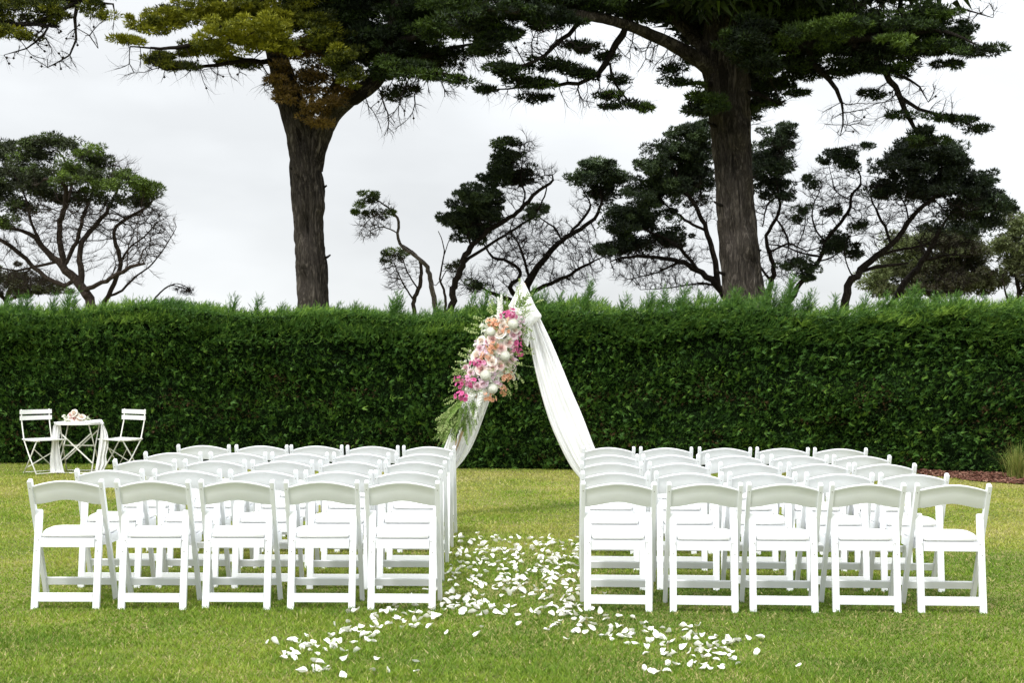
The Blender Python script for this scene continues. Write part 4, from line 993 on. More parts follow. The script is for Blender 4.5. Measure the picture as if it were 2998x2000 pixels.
    lift = ((npnoise(p + 3, .9) - .5) * .18 + (npnoise(p + 13, 2.6) - .5) * .20) * np.where(x > .8, 1.5, .75)
    z = top(x) - .24 * (1 - np.clip(d * 5, 0, 1)) - .04 + lift + RNG.random(n) * .06
    y = hedge_y(x) + .06 + d * TH - lift * .3
    wind = .35 + .25 * npnoise(p + 44, .5)
    ax = unit(np.stack([wind + RNG.normal(size=n) * .6, -.55 * (1 - np.clip(d * 3, 0, 1)) + RNG.normal(size=n) * .35, np.full(n, .8)], 1))
    T1 = plumes(np.stack([x, y, z], 1), ax, .085 + .11 * RNG.random(n), .66 + (npnoise(p + 60, 1.8) - .5) * .45 + RNG.normal(size=n) * .09)
    n = 6500   # spill over the shoulder on to the face
    x = RNG.uniform(-8.8, 8.0, n); z = top(x) - RNG.random(n) ** 1.3 * .45
    y = hedge_y(x) + .10 - bump(x, z) - .02
    ax = unit(np.stack([.4 + RNG.normal(size=n) * .35, np.full(n, -.7), .35 + RNG.normal(size=n) * .35], 1))
    T2 = plumes(np.stack([x, y, z], 1), ax, .08 + .10 * RNG.random(n), .56 + RNG.normal(size=n) * .11)
    put('top_foliage', [T1, T2])
    # tall shoots that stand above the top
    shoots = [(165, 655, .0), (178, 662, .3), (238, 690, .2), (70, 668, .3), (20, 678, .1), (50, 672, .4), (130, 672, .2), (540, 672, .3), (598, 672, .5), (652, 690, .3), (300, 693, .3), (420, 696, .4), (915, 662, .2), (925, 672, .4), (905, 680, .1),
              (1120, 655, .2), (1150, 668, .3), (1090, 668, .4), (1255, 655, .3), (1230, 648, .2), (1290, 662, .4), (1362, 622, .2), (1358, 645, .5), (1240, 665, .6), (1500, 660, .3), (1530, 650, .2), (1570, 655, .3), (1610, 662, .4), (1690, 648, .2), (1700, 655, .1),
              (1770, 632, .2), (1782, 640, .4), (1822, 620, .2), (1828, 612, .4), (1815, 640, .5), (1868, 658, .4), (1850, 665, .3), (1920, 672, .2), (1990, 668, .3), (2040, 662, .3), (2105, 640, .2), (2115, 655, .1), (2090, 660, .3), (2150, 668, .4), (2200, 662, .2),
              (2260, 672, .3), (2320, 668, .3), (1440, 672, .3), (780, 692, .3), (820, 690, .2), (1010, 688, .4), (480, 692, .2), (1580, 640, .5)]
    for (sx, sy, dd) in shoots:
        Y = hedge_y((sx - 1175) / 2940 * 17.9) + .1 + dd
        tip = np.array(PD(sx, sy, Y)); zb = 2.14 + .03 * random.random()
        h = tip[2] - zb
        if h < .08: h = .12
        bx = tip[0] - h * .22
        nn = max(8, int(h * 110)); s = np.linspace(0, .8, nn)
        s3 = np.stack([bx + (tip[0] - bx) * s, np.full(nn, Y), zb + h * s], 1) + RNG.normal(size=(nn, 3)) * .02
        cone = (1 - s * .75)[:, None]
        ax = unit(np.stack([.25 + RNG.normal(size=nn) * .6, RNG.normal(size=nn) * .6, np.full(nn, 1.0)], 1) * np.array([1, 1, 1]) )
        L = .06 + .15 * (1 - s) * min(1, h * 2.5) + .03 * RNG.random(nn)
        v, f, tt = plumes(s3, ax, L, np.full(nn, .56) + RNG.normal(size=nn) * .06, nb=11)
        put('tall_shoot', [(v, f, tt)], kind=None)
hedge()

# ------------------------------------------------------------------ folding chairs
def beam(bm, p0, p1, w, t, side=(1, 0, 0)):
    """box from p0 to p1; w along side, t across"""
    p0, p1, s = Vector(p0), Vector(p1), Vector(side).normalized()
    d = (p1 - p0).normalized(); n = d.cross(s).normalized(); s = n.cross(d).normalized()
    vs = []
    for p in (p0, p1):
        for a, b in ((-1, -1), (1, -1), (1, 1), (-1, 1)):
            vs.append(bm.verts.new(p + s * a * w / 2 + n * b * t / 2))
    q = [(0, 1, 2, 3), (7, 6, 5, 4), (0, 4, 5, 1), (1, 5, 6, 2), (2, 6, 7, 3), (3, 7, 4, 0)]
    for f in q: bm.faces.new([vs[i] for i in f])
    return vs

def post_y(z): return 0.32 * (0.79 - z) / 0.79

def profile_beam(line, width, thick, round_top=True, x=0.0):
    """long flat bar in the y-z plane with a rounded top end; width along x"""
    bm = bmesh.new()
    beam(bm, (x, *line[0]), (x, *line[1]), width, thick)
    # round the top end
    d = (Vector((0, *line[1])) - Vector((0, *line[0]))).normalized()
    top = [f for f in bm.faces if f.normal.dot(d) > .9 or (f.calc_center_median() - Vector((x, *line[1]))).length < 1e-4]
    es = set()
    for f in top:
        for e in f.edges: es.add(e)
    bmesh.ops.bevel(bm, geom=list(es), offset=min(width, thick) * .46, segments=4, affect='EDGES', profile=.5)
    bmesh.ops.bevel(bm, geom=[e for e in bm.edges if len(e.link_faces) == 2 and e.calc_face_angle(0) > 1.2], offset=.003, segments=2, affect='EDGES', profile=.6)
    return bm

CH = {}
def chair_meshes():
    PX, RX = .2165, .187
    def ln(z0, z1): return ((post_y(z0), z0), (post_y(z1), z1))
    for s, nm in ((-1, 'L'), (1, 'R')):
        CH['post' + nm] = bm_mesh('back_post', profile_beam(ln(-.008, .792), .027, .036, x=s * PX), M['resin'], smooth=False)
        bm = bmesh.new()
        # rear leg: tapers slightly, rounded top
        b2 = profile_beam(((.012, -.008), (.088, .60)), .042, .024, x=s * RX)
        CH['leg' + nm] = bm_mesh('rear_leg', b2, M['resin'])
        bm.free()
    bm = bmesh.new(); beam(bm, (-.166, .018, .071), (.166, .018, .071), .052, .018, side=(0, 0, 1)); CH['rear_rail'] = bm_mesh('rear_rail', bm, M['resin'], bevel=.003)
    bm = bmesh.new(); beam(bm, (-.203, post_y(.13) , .128), (.203, post_y(.13), .128), .046, .018, side=(0, -.3, 1)); CH['front_rail'] = bm_mesh('front_rail', bm, M['resin'], bevel=.003)
    # seat frame: plan shape extruded
    def plan(inset=0.0, zlo=.375, zhi=.428, y0=.045, y1=.425):
        pts = [(-.164 + inset, y0), (-.164 + inset, .135), (-.200 + inset, .17), (-.212 + inset, .24), (-.214 + inset, y1 - .05 - inset), (-.20 + inset, y1 - .015 - inset), (-.17, y1 - inset),
               (.17, y1 - inset), (.20 - inset, y1 - .015 - inset), (.214 - inset, y1 - .05 - inset), (.212 - inset, .24), (.200 - inset, .17), (.164 - inset, .135), (.164 - inset, y0)]
        return pts
    def extrude(pts, z0, z1, mat, name, bev):
        bm = bmesh.new()
        lo = [bm.verts.new((x, y, z0)) for x, y in pts]; hi = [bm.verts.new((x, y, z1)) for x, y in pts]
        bm.faces.new(lo[::-1]); bm.faces.new(hi)
        for i in range(len(pts)): bm.faces.new((lo[i], lo[(i + 1) % len(pts)], hi[(i + 1) % len(pts)], hi[i]))
        return bm_mesh(name, bm, mat, bevel=bev, segs=3)
    # posts pass the seat at y ~ .14-.17: keep the rear narrow part between them
    CH['seat_frame'] = extrude([(x, y) for x, y in plan()], .372, .428, M['resin'], 'seat_frame', .004)
    # padded cushion, slightly domed
    pts = plan(.008, y0=.052)
    bm = bmesh.new()
    cx, cy = 0, .235
    rings = []
    for sc_, z in ((.93, .4285), (.93, .4345), (1.0, .435), (1.012, .443), (1.0, .453), (.95, .460), (.8, .465), (.5, .468)):
        rings.append([bm.verts.new((cx + (x - cx) * sc_, cy + (y - cy) * sc_, z)) for x, y in pts])
    for a, b in zip(rings[:-1], rings[1:]):
        for i in range(len(pts)): bm.faces.new((a[i], a[(i + 1) % len(pts)], b[(i + 1) % len(pts)], b[i]))
    bm.faces.new(rings[-1]); bm.faces.new(rings[0][::-1])
    CH['cushion'] = bm_mesh('seat_cushion', bm, M['vinyl'], smooth=True)
    # curved, arched back panel with a thicker top lip
    bm = bmesh.new()
    nx = 18; grid = []
    for i in range(nx + 1):
        u = i / nx * 2 - 1
        x = u * .2035
        zt = .757 + .030 * math.cos(u * math.pi / 2) ** 1.3 - .004 * abs(u) ** 8 * 2
        zb = .640 + .026 * (math.cos(u * math.pi) * .5 + .5) - .006 * abs(u)
        belly = -.020 * (1 - u * u)
        col = []
        for z, th in ((zb, .006), (zb + .004, .0075), ((zb + zt) / 2, .0075), (zt - .016, .0075), (zt - .011, .011), (zt - .003, .011), (zt, .007)):
            y = post_y(z) + belly
            col.append((bm.verts.new((x, y - th, z)), bm.verts.new((x, y + th, z))))
        grid.append(col)
    for i in range(nx):
        a, b = grid[i], grid[i + 1]
        for j in range(len(a) - 1):
            bm.faces.new((a[j][0], b[j][0], b[j + 1][0], a[j + 1][0]))
            bm.faces.new((a[j][1], a[j + 1][1], b[j + 1][1], b[j][1]))
        bm.faces.new((a[0][0], a[0][1], b[0][1], b[0][0])); bm.faces.new((a[-1][0], b[-1][0], b[-1][1], a[-1][1]))
    CH['backrest'] = bm_mesh('backrest', bm, M['resin'], smooth=True)
    # bolt heads
    bm = bmesh.new()
    for s in (-1, 1):
        for (yy, zz, xx) in ((post_y(.735) - .0195, .735, .2165), (.047 - .0155, .47 - .12, .187), (.058 - .0155, .415, .176)):
            m4 = Matrix.Translation((s * xx, yy, zz)) @ Matrix.Rotation(math.pi / 2, 4, 'X')
            bmesh.ops.create_cone(bm, cap_ends=True, segments=8, radius1=.0038, radius2=.003, depth=.004, matrix=m4)
    CH['bolts'] = bm_mesh('bolt', bm, M['bolt'])
chair_meshes()

def make_chair():
    r = empty('folding_chair')
    link('backrest', CH['backrest'], r)
    link('back_post', CH['postL'], r); link('back_post', CH['postR'], r)
    link('rear_leg', CH['legL'], r); link('rear_leg', CH['legR'], r)
    link('rear_rail', CH['rear_rail'], r); link('front_rail', CH['front_rail'], r)
    link('seat_frame', CH['seat_frame'], r); link('seat_cushion', CH['cushion'], r); link('bolts', CH['bolts'], r)
    return r

def copy_tree(o, parent=None):
    c = o.copy(); COL.objects.link(c); c.parent = parent
    for ch in list(o.children): copy_tree(ch, c)
    return c

ROWD = [7.81, 8.54, 9.38, 10.16, 11.02]
LEFTC = [[193, 447.5, 691.5, 940.5, 1176.5], [319, 545.5, 770, 991, 1194.5], [421.5, 628.5, 827, 1024.5, 1216], [506.5, 696, 878, 1057, 1240.5], [596, 765.5, 925.5, 1091, 1256]]
RIGHTC = [[1812, 2063, 2298, 2543.5, 2792], [1802, 2018, 2234, 2458, 2675], [1790, 1989, 2197, 2397, 2589], [1785, 1964.5, 2152, 2340, 2525], [1782, 1950, 2122.5, 2292.5, 2460]]
ROWN = ['nearest row', 'second nearest row', 'middle row', 'second farthest row', 'farthest row']
POSN_L = ['at the far left end', 'second from the outer end', 'in the middle of the row', 'second from the aisle', 'beside the petal aisle']
POSN_R = ['beside the petal aisle', 'second from the aisle', 'in the middle of the row', 'second from the outer end', 'at the far right end']
FOOTFIX = {}
def chairs():
    proto = make_chair(); first = True
    for side, table, posn in (('left', LEFTC, POSN_L), ('right', RIGHTC, POSN_R)):
        for r in range(5):
            for c in range(5):
                px = table[r][c]; Y = ROWD[r]
                p = P(px, HY + (CAM_H - .79) / Y * F_PX, Y)
                o = proto if first else copy_tree(proto); first = False
                yaw = (-.012 if side == 'right' else .0) + random.uniform(-.02, .02)
                if side == 'right': yaw -= .03
                o.location = (p.x, Y + random.uniform(-.015, .015), 0)
                o.rotation_euler = (0, 0, yaw)
                tag(o, f'white folding chair, {side} block, {ROWN[r]}, {posn[c]}', 'chair', f'white folding chairs left of the aisle' if side == 'left' else 'white folding chairs right of the aisle')
chairs()

# ------------------------------------------------------------------ tube along a polyline (for thin metal)
# ------------------------------------------------------------------ arch with drapes
AY = 12.6
def arch():
    foot_l, foot_r, apex = P(1250, 1512, AY), P(1822, 1514, AY), P(1531, 830, AY)
    foot_l.z = -.02; foot_r.z = -.02
    root = empty('wedding_arch', (apex.x, AY, 0)); inv = Vector(root.location)
    tag(root, 'triangular timber wedding arch at the end of the petal aisle', 'arch')
    for f in (foot_l, foot_r):
        bm = bmesh.new(); tube_bm(bm, [f - inv, apex - inv], .021, 12); link('pole', bm_mesh('pole', bm, M['wood'], smooth=True), root)
    back = Vector((apex.x + .05, AY + .75, -.02))
    # drapes -------------------------------------------------
    def curve(pts, n):
        pts = np.array([[p[0], p[1]] for p in pts], float)
        d = np.concatenate([[0], np.cumsum(np.linalg.norm(np.diff(pts, axis=0), axis=1))]); d /= d[-1]
        s = np.linspace(0, 1, n)
        # smooth interpolation
        R = resample(np.column_stack([pts, np.zeros(len(pts)), np.zeros(len(pts))]), 4.0)[:, :2]
        dd = np.concatenate([[0], np.cumsum(np.linalg.norm(np.diff(R, axis=0), axis=1))]); dd /= dd[-1]
        return np.stack([np.interp(s, dd, R[:, 0]), np.interp(s, dd, R[:, 1])], 1)
    def sheet(name, outer, inner, pleat, amp, yo, label, nu=56, nv=110, mat=None, belly=.05, ph=0.0, group='white drapes on the arch'):
        O, I = curve(outer, nv), curve(inner, nv)
        V = np.zeros((nv, nu, 3))
        for i in range(nv):
            v = i / (nv - 1)
            wpx = np.linalg.norm(O[i] - I[i]) / 298.0
            for j in range(nu):
                u = j / (nu - 1)
                # gathers: folds converge upward and fan out downward
                uu = u + .03 * math.sin(u * 9 + v * 3 + ph)
                q = O[i] * (1 - uu) + I[i] * uu
                env = math.sin(math.pi * min(1, max(0, u)) ) ** .4 if 0 < u < 1 else 0
                fold = math.sin(2 * math.pi * pleat * u + 1.2 * math.sin(v * 2.2 + ph)) + .5 * math.sin(2 * math.pi * pleat * 2.1 * u + v * 4 + ph)
                y = AY + yo - belly * env * 1.0 - amp * fold * (min(1, wpx * 5)) * (.4 + .6 * env)
                y += .012 * vnoise((q[0] * .03, q[1] * .012, ph), 1.0)
                w = P(q[0], q[1], y)
                V[i, j] = (w.x, w.y, max(w.z, .015 + .01 * random.random()))
        a = np.arange(nv - 1)[:, None]; b = np.arange(nu - 1)[None]
        F = np.stack([a * nu + b, a * nu + b + 1, (a + 1) * nu + b + 1, (a + 1) * nu + b], 2).reshape(-1, 4)
        o = link(name, np_mesh(name, V.reshape(-1, 3), F, mat or M['chiffon'], smooth=True))
        tag(o, label, 'drape', group)
        return o
    sheet('drape', [(1578, 925), (1588, 945), (1616, 1003), (1645, 1069), (1678, 1148), (1707, 1214), (1746, 1316), (1792, 1425), (1828, 1512)],
          [(1540, 930), (1549, 990), (1559, 1049), (1573, 1115), (1590, 1181), (1611, 1248), (1640, 1314), (1669, 1368), (1702, 1409), (1745, 1455), (1790, 1512)],
          3.1, .034, -.05, 'long white drape falling down the right leg of the wedding arch')
    sheet('drape', [(1505, 880), (1466, 970), (1430, 1060), (1385, 1165), (1345, 1262), (1335, 1300), (1318, 1345), (1285, 1420), (1252, 1512)],
          [(1531, 880), (1520, 990), (1478, 1080), (1440, 1160), (1417, 1220), (1394, 1281), (1377, 1317), (1357, 1348), (1333, 1377), (1300, 1425), (1275, 1512)],
          3.2, .028, .02, 'white drape swagged inside the left leg of the arch, under the flowers', ph=1.7)
    sheet('drape', [(1400, 1060), (1368, 1140), (1340, 1210), (1317, 1266), (1298, 1316), (1262, 1405), (1226, 1512)],
          [(1408, 1075), (1380, 1150), (1352, 1215), (1335, 1275), (1334, 1330), (1333, 1400), (1332, 1514)],
          2.0, .010, -.07, 'flat white drape panel hanging straight outside the left leg of the arch', ph=.6, belly=.02)
    # cap cloth knotted over the apex
    cap = sheet('apex_cloth', [(1531, 822), (1518, 840), (1504, 865), (1490, 890), (1486, 898), (1500, 930), (1520, 950), (1532, 952)],
                [(1531, 822), (1543, 842), (1554, 865), (1566, 889), (1577, 908), (1588, 924), (1583, 934), (1560, 953)],
                1.3, .012, -.07, 'white cloth wrapped round the peak of the arch', belly=.10, nv=60)
    # tail hanging below the cap
    sheet('cloth_tail', [(1534, 925), (1531, 950), (1529, 975), (1531, 996), (1540, 1012)],
          [(1556, 925), (1556, 950), (1553, 975), (1550, 1000), (1546, 1016)], 1.6, .012, -.12, 'short white cloth tail dangling below the peak of the arch', nu=20, nv=40, belly=.03)
arch()

# ------------------------------------------------------------------ flowers
def patch(grid_fn, nu, nv):
    V = [grid_fn(i / (nu - 1) * 2 - 1, j / (nv - 1)) for j in range(nv) for i in range(nu)]
    F = [(j * nu + i, j * nu + i + 1, (j + 1) * nu + i + 1, (j + 1) * nu + i) for j in range(nv - 1) for i in range(nu - 1)]
    return V, F

class Soup:
    def __init__(s): s.V, s.F, s.T = [], [], []
    def add(s, V, F, t, mat=None):
        o = len(s.V)
        s.V += [tuple(mat @ Vector(v)) if mat else tuple(v) for v in V]
        s.F += [tuple(i + o for i in f) for f in F]
        s.T += ([t] * len(V) if not hasattr(t, '__len__') else list(t))
    def mesh(s, name, mat, smooth=True):
        me = bpy.data.meshes.new(name); me.from_pydata(s.V, [], s.F)
        a = me.attributes.new('tint', 'FLOAT', 'POINT'); a.data.foreach_set('value', np.clip(np.array(s.T, np.float32), 0, 1))
        if smooth: me.polygons.foreach_set('use_smooth', np.ones(len(s.F), bool))
        me.materials.append(mat); me.update()
        return me

def rose_mesh(name, mat, R=.038, seed=0, open_=1.0):
    rnd = random.Random(seed); S = Soup()
    layers = [(3, .18, .70, .10, 0.05), (4, .32, .72, .25, .2), (5, .50, .66, .45, .45), (5, .70, .52, .7, .7), (6, .90, .34, 1.0, .95)]
    for li, (n, rr, top, flare, tint) in enumerate(layers):
        ph = rnd.random() * 6.28
        for k in range(n):
            a0 = ph + k / n * 2 * math.pi; hw = math.pi / n * 1.35; jr = rnd.uniform(.92, 1.08)
            def g(u, v):
                a = a0 + u * hw * (1 - .25 * v)
                r = R * rr * jr * (.45 + .55 * math.sin(min(v * 1.3, 1.3)) + flare * open_ * .35 * v ** 3)
                z = R * (-.45 + (top + .45) * v - (.10 + .18 * flare) * v ** 4 - .12 * u * u * v)
                return (r * math.cos(a), r * math.sin(a), z)
            V, F = patch(g, 5, 5)
            T = [tint + .15 * (j / 4) for j in range(5) for i in range(5)]
            S.add(V, F, T)
    V, F = patch(lambda u, v: (R * .16 * math.cos(u * math.pi) * (1.1 - v * .6), R * .16 * math.sin(u * math.pi) * (1.1 - v * .6), R * (.2 + .45 * v)), 9, 4)
    S.add(V, F, 0)
    return S.mesh(name, mat)

def mum_mesh(name, mat, R=.036):
    S = Soup(); n = 150
    for i in range(n):
        z = 1 - 2 * (i + .5) / n
        if z < -.5: continue
        a = i * 2.39996; r = math.sqrt(1 - z * z)
        d = Vector((r * math.cos(a), r * math.sin(a), z))
        t = d.cross(Vector((0, 0, 1))).normalized(); up = t.cross(d) * -1
        tip = (d * R + (Vector((0, 0, 1)) - d * z) * R * .30).normalized() * R * 1.10
        m = d * R * .98; w = R * .17
        b = d * R * .78 - (Vector((0, 0, 1)) - d * z) * R * .12
        S.add([b, m + t * w, tip, m - t * w], [(0, 1, 2, 3)], [.1, .7, 1, .7])
    # solid heart
    bm = bmesh.new(); bmesh.ops.create_icosphere(bm, subdivisions=2, radius=R * .95)
    bm.verts.index_update(); S.add([v.co.copy() for v in bm.verts], [tuple(v.index for v in f.verts) for f in bm.faces], .8); bm.free()
    return S.mesh(name, mat)

def bloom(S, c, d, R, rnd, n=6, tin=0.0, open_=.8):
    """open trumpet bloom of n pointed petals facing d"""
    q = Vector(d).to_track_quat('Z', 'Y').to_matrix().to_4x4()
    Mx = Matrix.Translation(c) @ q @ Matrix.Rotation(rnd.random() * 6.28, 4, 'Z')
    for k in range(n):
        a = k / n * 2 * math.pi; w = R * (.30 if k % 2 else .38)
        def g(u, v):
            r = R * (.08 + .92 * v * open_ + .08 * v); x = r; y = u * w * math.sin(math.pi * (v * .85 + .12)) ; z = R * (.75 * v - .62 * v * v * open_) - abs(u) * R * .05
            return (x * math.cos(a) - y * math.sin(a), x * math.sin(a) + y * math.cos(a), z)
        V, F = patch(g, 3, 4)
        S.add(V, F, [tin + (j / 3) for j in range(4) for i in range(3)], Mx)

def cluster_mesh(name, mat, seed, n=4, spread=.028, R=.026):
    rnd = random.Random(seed); S = Soup()
    for i in range(n):
        a = i / n * 6.28 + rnd.random(); rr = spread * (0.5 + .6 * rnd.random()) * (0 if n == 1 else 1)
        c = Vector((math.cos(a) * rr, math.sin(a) * rr, rnd.uniform(-.01, .012)))
        bloom(S, c, (math.cos(a) * .8, math.sin(a) * .8, .8), R * rnd.uniform(.8, 1.1), rnd)
    return S.mesh(name, mat)

def spike_mesh(name, mat, seed, L=.30, n=60, w=.028):
    rnd = random.Random(seed); S = Soup()
    for i in range(n):
        s = i / n; a = i * 2.4; r = w * (1 - .75 * s) * (.6 + .5 * rnd.random())
        c = Vector((math.cos(a) * r, math.sin(a) * r, L * s))
        bloom(S, c, (math.cos(a), math.sin(a), .35), .026 * (1 - .5 * s) * rnd.uniform(.8, 1.2), rnd, n=5, tin=.5)
    V, F = patch(lambda u, v: (.002 * math.cos(u * math.pi), .002 * math.sin(u * math.pi), -.04 + (L + .02) * v), 7, 3)
    S.add(V, F, 0)
    return S.mesh(name, mat)

def spray_mesh(name, mat, seed, L=.22, pairs=9, leaf=.035, lw=.28, droop=.15, buds=False):
    rnd = random.Random(seed); S = Soup()
    for i in range(pairs * 2):
        s = (i // 2 + .5) / pairs; sg = 1 if i % 2 else -1
        z = L * s; x0 = droop * L * s * s
        ll = leaf * (1.1 - .55 * s) * rnd.uniform(.8, 1.2)
        ang = rnd.uniform(-.7, .7)
        side = Vector((math.cos(ang) * sg, math.sin(ang), .75)).normalized()
        wv = side.cross(Vector((.2, 1, .1))).normalized() * ll * lw
        b = Vector((x0, 0, z)); t = b + side * ll; m = b + side * ll * .5 + Vector((0, -.15 * ll, 0))
        tt = .35 + .5 * s + rnd.uniform(-.2, .2)
        S.add([b, m + wv, t, m - wv], [(0, 1, 2, 3)], tt)
        if buds and rnd.random() < .8:
            c = t
            for k in range(4):
                dd = Vector((rnd.uniform(-1, 1), rnd.uniform(-1, 1), rnd.uniform(-1, 1))) * .006
                S.add([c + dd + Vector(q) * .0055 for q in ((1, 0, 0), (0, 1, 0), (-1, 0, 0), (0, -1, 0), (0, 0, 1), (0, 0, -1))], [(0, 1, 4), (1, 2, 4), (2, 3, 4), (3, 0, 4), (1, 0, 5), (2, 1, 5), (3, 2, 5), (0, 3, 5)], 1.0)
    V, F = patch(lambda u, v: (.0018 * math.cos(u * math.pi) + droop * L * v * v, .0018 * math.sin(u * math.pi), L * v), 6, 5)
    S.add(V, F, .2)
    return S.mesh(name, mat, smooth=False)

FL = {}
def flower_meshes():
    for nm, mt in (('blush', 'rose_blush'), ('cream', 'rose_cream'), ('pink', 'rose_pink')):
        FL[nm] = [rose_mesh('rose', M[mt], seed=i) for i in range(3)]
    FL['mum'] = [mum_mesh('chrysanthemum', M['mum'])]
    for nm in ('magenta', 'magenta2', 'orange', 'lilac'):
        FL[nm] = [cluster_mesh('lily_cluster', M[nm], seed=i * 7 + 1) for i in range(3)]
    FL['white'] = [cluster_mesh('blossom_cluster', M['floret'], seed=40 + i, n=10, spread=.036, R=.018) for i in range(3)]
    FL['white_lilac'] = [cluster_mesh('blossom_cluster', M['lilac'], seed=60 + i, n=9, spread=.03, R=.013) for i in range(3)]
    FL['spike'] = [spike_mesh('delphinium_spike', M['floret'], i) for i in range(3)]
    FL['spray'] = [spray_mesh('leaf_spray', M['green'], i) for i in range(3)]
    FL['fine'] = [spray_mesh('fine_leaf_spray', M['green'], 10 + i, L=.2, pairs=16, leaf=.026, lw=.24) for i in range(3)]
    FL['bud'] = [spray_mesh('bud_spray', M['green'], 20 + i, L=.13, pairs=6, leaf=.02, lw=.2, buds=True) for i in range(3)]
    FL['broad'] = [spray_mesh('broad_leaf_spray', M['green'], 30 + i, L=.18, pairs=6, leaf=.055, lw=.24) for i in range(2)]
flower_meshes()

def garland():
    # positions are in photo pixels: x = 1300 + a/5.227, y = 900 + b/5.227
    root = empty('flower_garland', P(1420, 1080, AY - .1)); inv = Vector(root.location)
    tag(root, 'cascading garland of roses, lilies and white blossoms down the left arch leg', 'flowers')
    rnd = random.Random(5)
    def axis_x(py): return 1531 - (py - 823) * 190 / 454.
    def put(kind, a, b, R=None, lift=0.0, raw=False, roll=None, tilt=.45, name=None, up=None):
        px, py = (a, b) if raw else (1300 + a / 5.227, 900 + b / 5.227)
        off = (px - axis_x(py)) / 75.0
        bulge = .17 * max(0, 1 - off * off * .8)
        w = P(px, py, AY - .10 - bulge - lift)
        me = rnd.choice(FL[kind])
        o = link(name or me.name.split('.')[0], me, root)
        if up is not None:     # stems: point local Z along image direction (dx, dy)
            d = Vector((up[0], rnd.uniform(-.35, .1), up[1])).normalized()
            o.rotation_mode = 'QUATERNION'; o.rotation_quaternion = d.to_track_quat('Z', 'Y') @ Quaternion((0, 0, 1), rnd.random() * 6.28)
        else:
            d = Vector((off * .7 + rnd.uniform(-tilt, tilt) * .7, -1, .25 + rnd.uniform(-tilt, tilt) * .7)).normalized()
            o.rotation_mode = 'QUATERNION'; o.rotation_quaternion = d.to_track_quat('Z', 'Y') @ Quaternion((0, 0, 1), rnd.random() * 6.28)
        s = (R or 1.0) * rnd.uniform(.93, 1.07) * (1.2 if up is None else 1.0)
        o.scale = (s, s, s)
        o.location = w - inv
        return o
    for a, b in ((1055, 255), (720, 370), (930, 740), (635, 1040), (740, 1245)): put('mum', a, b, 1.12, .04, tilt=.15)
    for a, b, k, R in ((858, 385, 'cream', 1.15), (745, 485, 'blush', 1.08), (990, 535, 'blush', 1.0), (875, 625, 'blush', 1.15), (500, 745, 'cream', 1.2), (570, 945, 'blush', 1.2), (745, 915, 'blush', 1.0), (860, 890, 'blush', 1.0),
                       (735, 830, 'cream', 1.0), (1040, 805, 'pink', .85), (980, 865, 'cream', .85), (1060, 430, 'pink', .9), (510, 1210, 'pink', .8), (635, 870, 'pink', .6), (565, 510, 'cream', .9), (545, 625, 'pink', .7), (905, 285, 'cream', .8), (330, 925, 'pink', .7),
                       (405, 1000, 'pink', .7), (655, 530, 'pink', .65), (690, 770, 'cream', .9), (1090, 350, 'cream', .7), (1140, 390, 'pink', .6), (1010, 690, 'pink', .6), (600, 1180, 'pink', .8), (840, 1180, 'pink', .65), (880, 220, 'cream', .7)):
        put(k, a, b, R, .025)
    for a, b, k in ((930, 120, 'magenta'), (1045, 90, 'magenta'), (1045, 130, 'magenta2'), (1130, 530, 'magenta'), (1060, 610, 'magenta2'), (1130, 620, 'magenta'), (1150, 690, 'magenta'), (515, 860, 'magenta'), (465, 840, 'magenta'), (560, 850, 'magenta2'),
                    (225, 1110, 'magenta'), (240, 1190, 'magenta'), (345, 1110, 'magenta2'), (370, 1140, 'magenta2'), (440, 1160, 'magenta'), (230, 1330, 'magenta'), (310, 1370, 'magenta'), (290, 1380, 'magenta'),
                    (715, 235, 'orange'), (800, 230, 'orange'), (780, 285, 'orange'), (950, 345, 'orange'), (735, 640, 'orange'), (765, 585, 'orange'), (700, 580, 'orange'), (610, 740, 'orange'), (650, 775, 'orange'), (600, 700, 'lilac'), (955, 1030, 'orange'), (1020, 1040, 'orange'), (945, 1085, 'orange'),
                    (925, 1250, 'orange'), (900, 1280, 'orange'), (650, 1370, 'orange'), (740, 1390, 'orange'), (640, 590, 'lilac'), (790, 975, 'lilac'), (740, 1030, 'lilac'), (1095, 830, 'lilac'), (620, 1170, 'lilac'), (845, 1160, 'lilac'), (1190, 190, 'white_lilac'), (1200, 250, 'white_lilac')):
        put(k, a, b, 1.0 if k != 'lilac' else .85, .03)
    for a, b in ((620, 330), (610, 400), (640, 250), (690, 200), (850, 460), (890, 560), (850, 710), (740, 720), (820, 740), (960, 620), (1000, 470), (920, 460), (1120, 330), (1170, 430), (1180, 350), (1090, 700), (1050, 880), (1050, 950), (1080, 1040), (940, 940),
                 (690, 980), (560, 1080), (640, 1130), (480, 990), (440, 900), (370, 830), (400, 700), (490, 570), (500, 630), (560, 580), (300, 1020), (330, 1240), (560, 1260), (420, 1240), (860, 1000), (870, 1090), (760, 170), (1130, 130), (1170, 60), (300, 880), (780, 1100), (990, 400), (680, 690), (560, 690), (860, 200), (1110, 270)):
        put(rnd.choice(['white', 'white', 'white', 'white_lilac']), a, b, rnd.uniform(.85, 1.1), .0)
    # white spikes: (base x, y) and direction
    for a, b, dx, dy, R in ((860, 190, .05, 1, .8), (845, 170, -.05, 1, .7), (430, 1330, -.3, -1, 1.1), (380, 1360, -.35, -1, 1.15), (580, 1290, -.25, -1, 1.0), (530, 1400, -.5, -1, .9), (620, 1250, -.1, -1, .8), (1040, 10, .25, 1, .5)):
        put('spike', a, b, R, .0, up=(dx, dy))
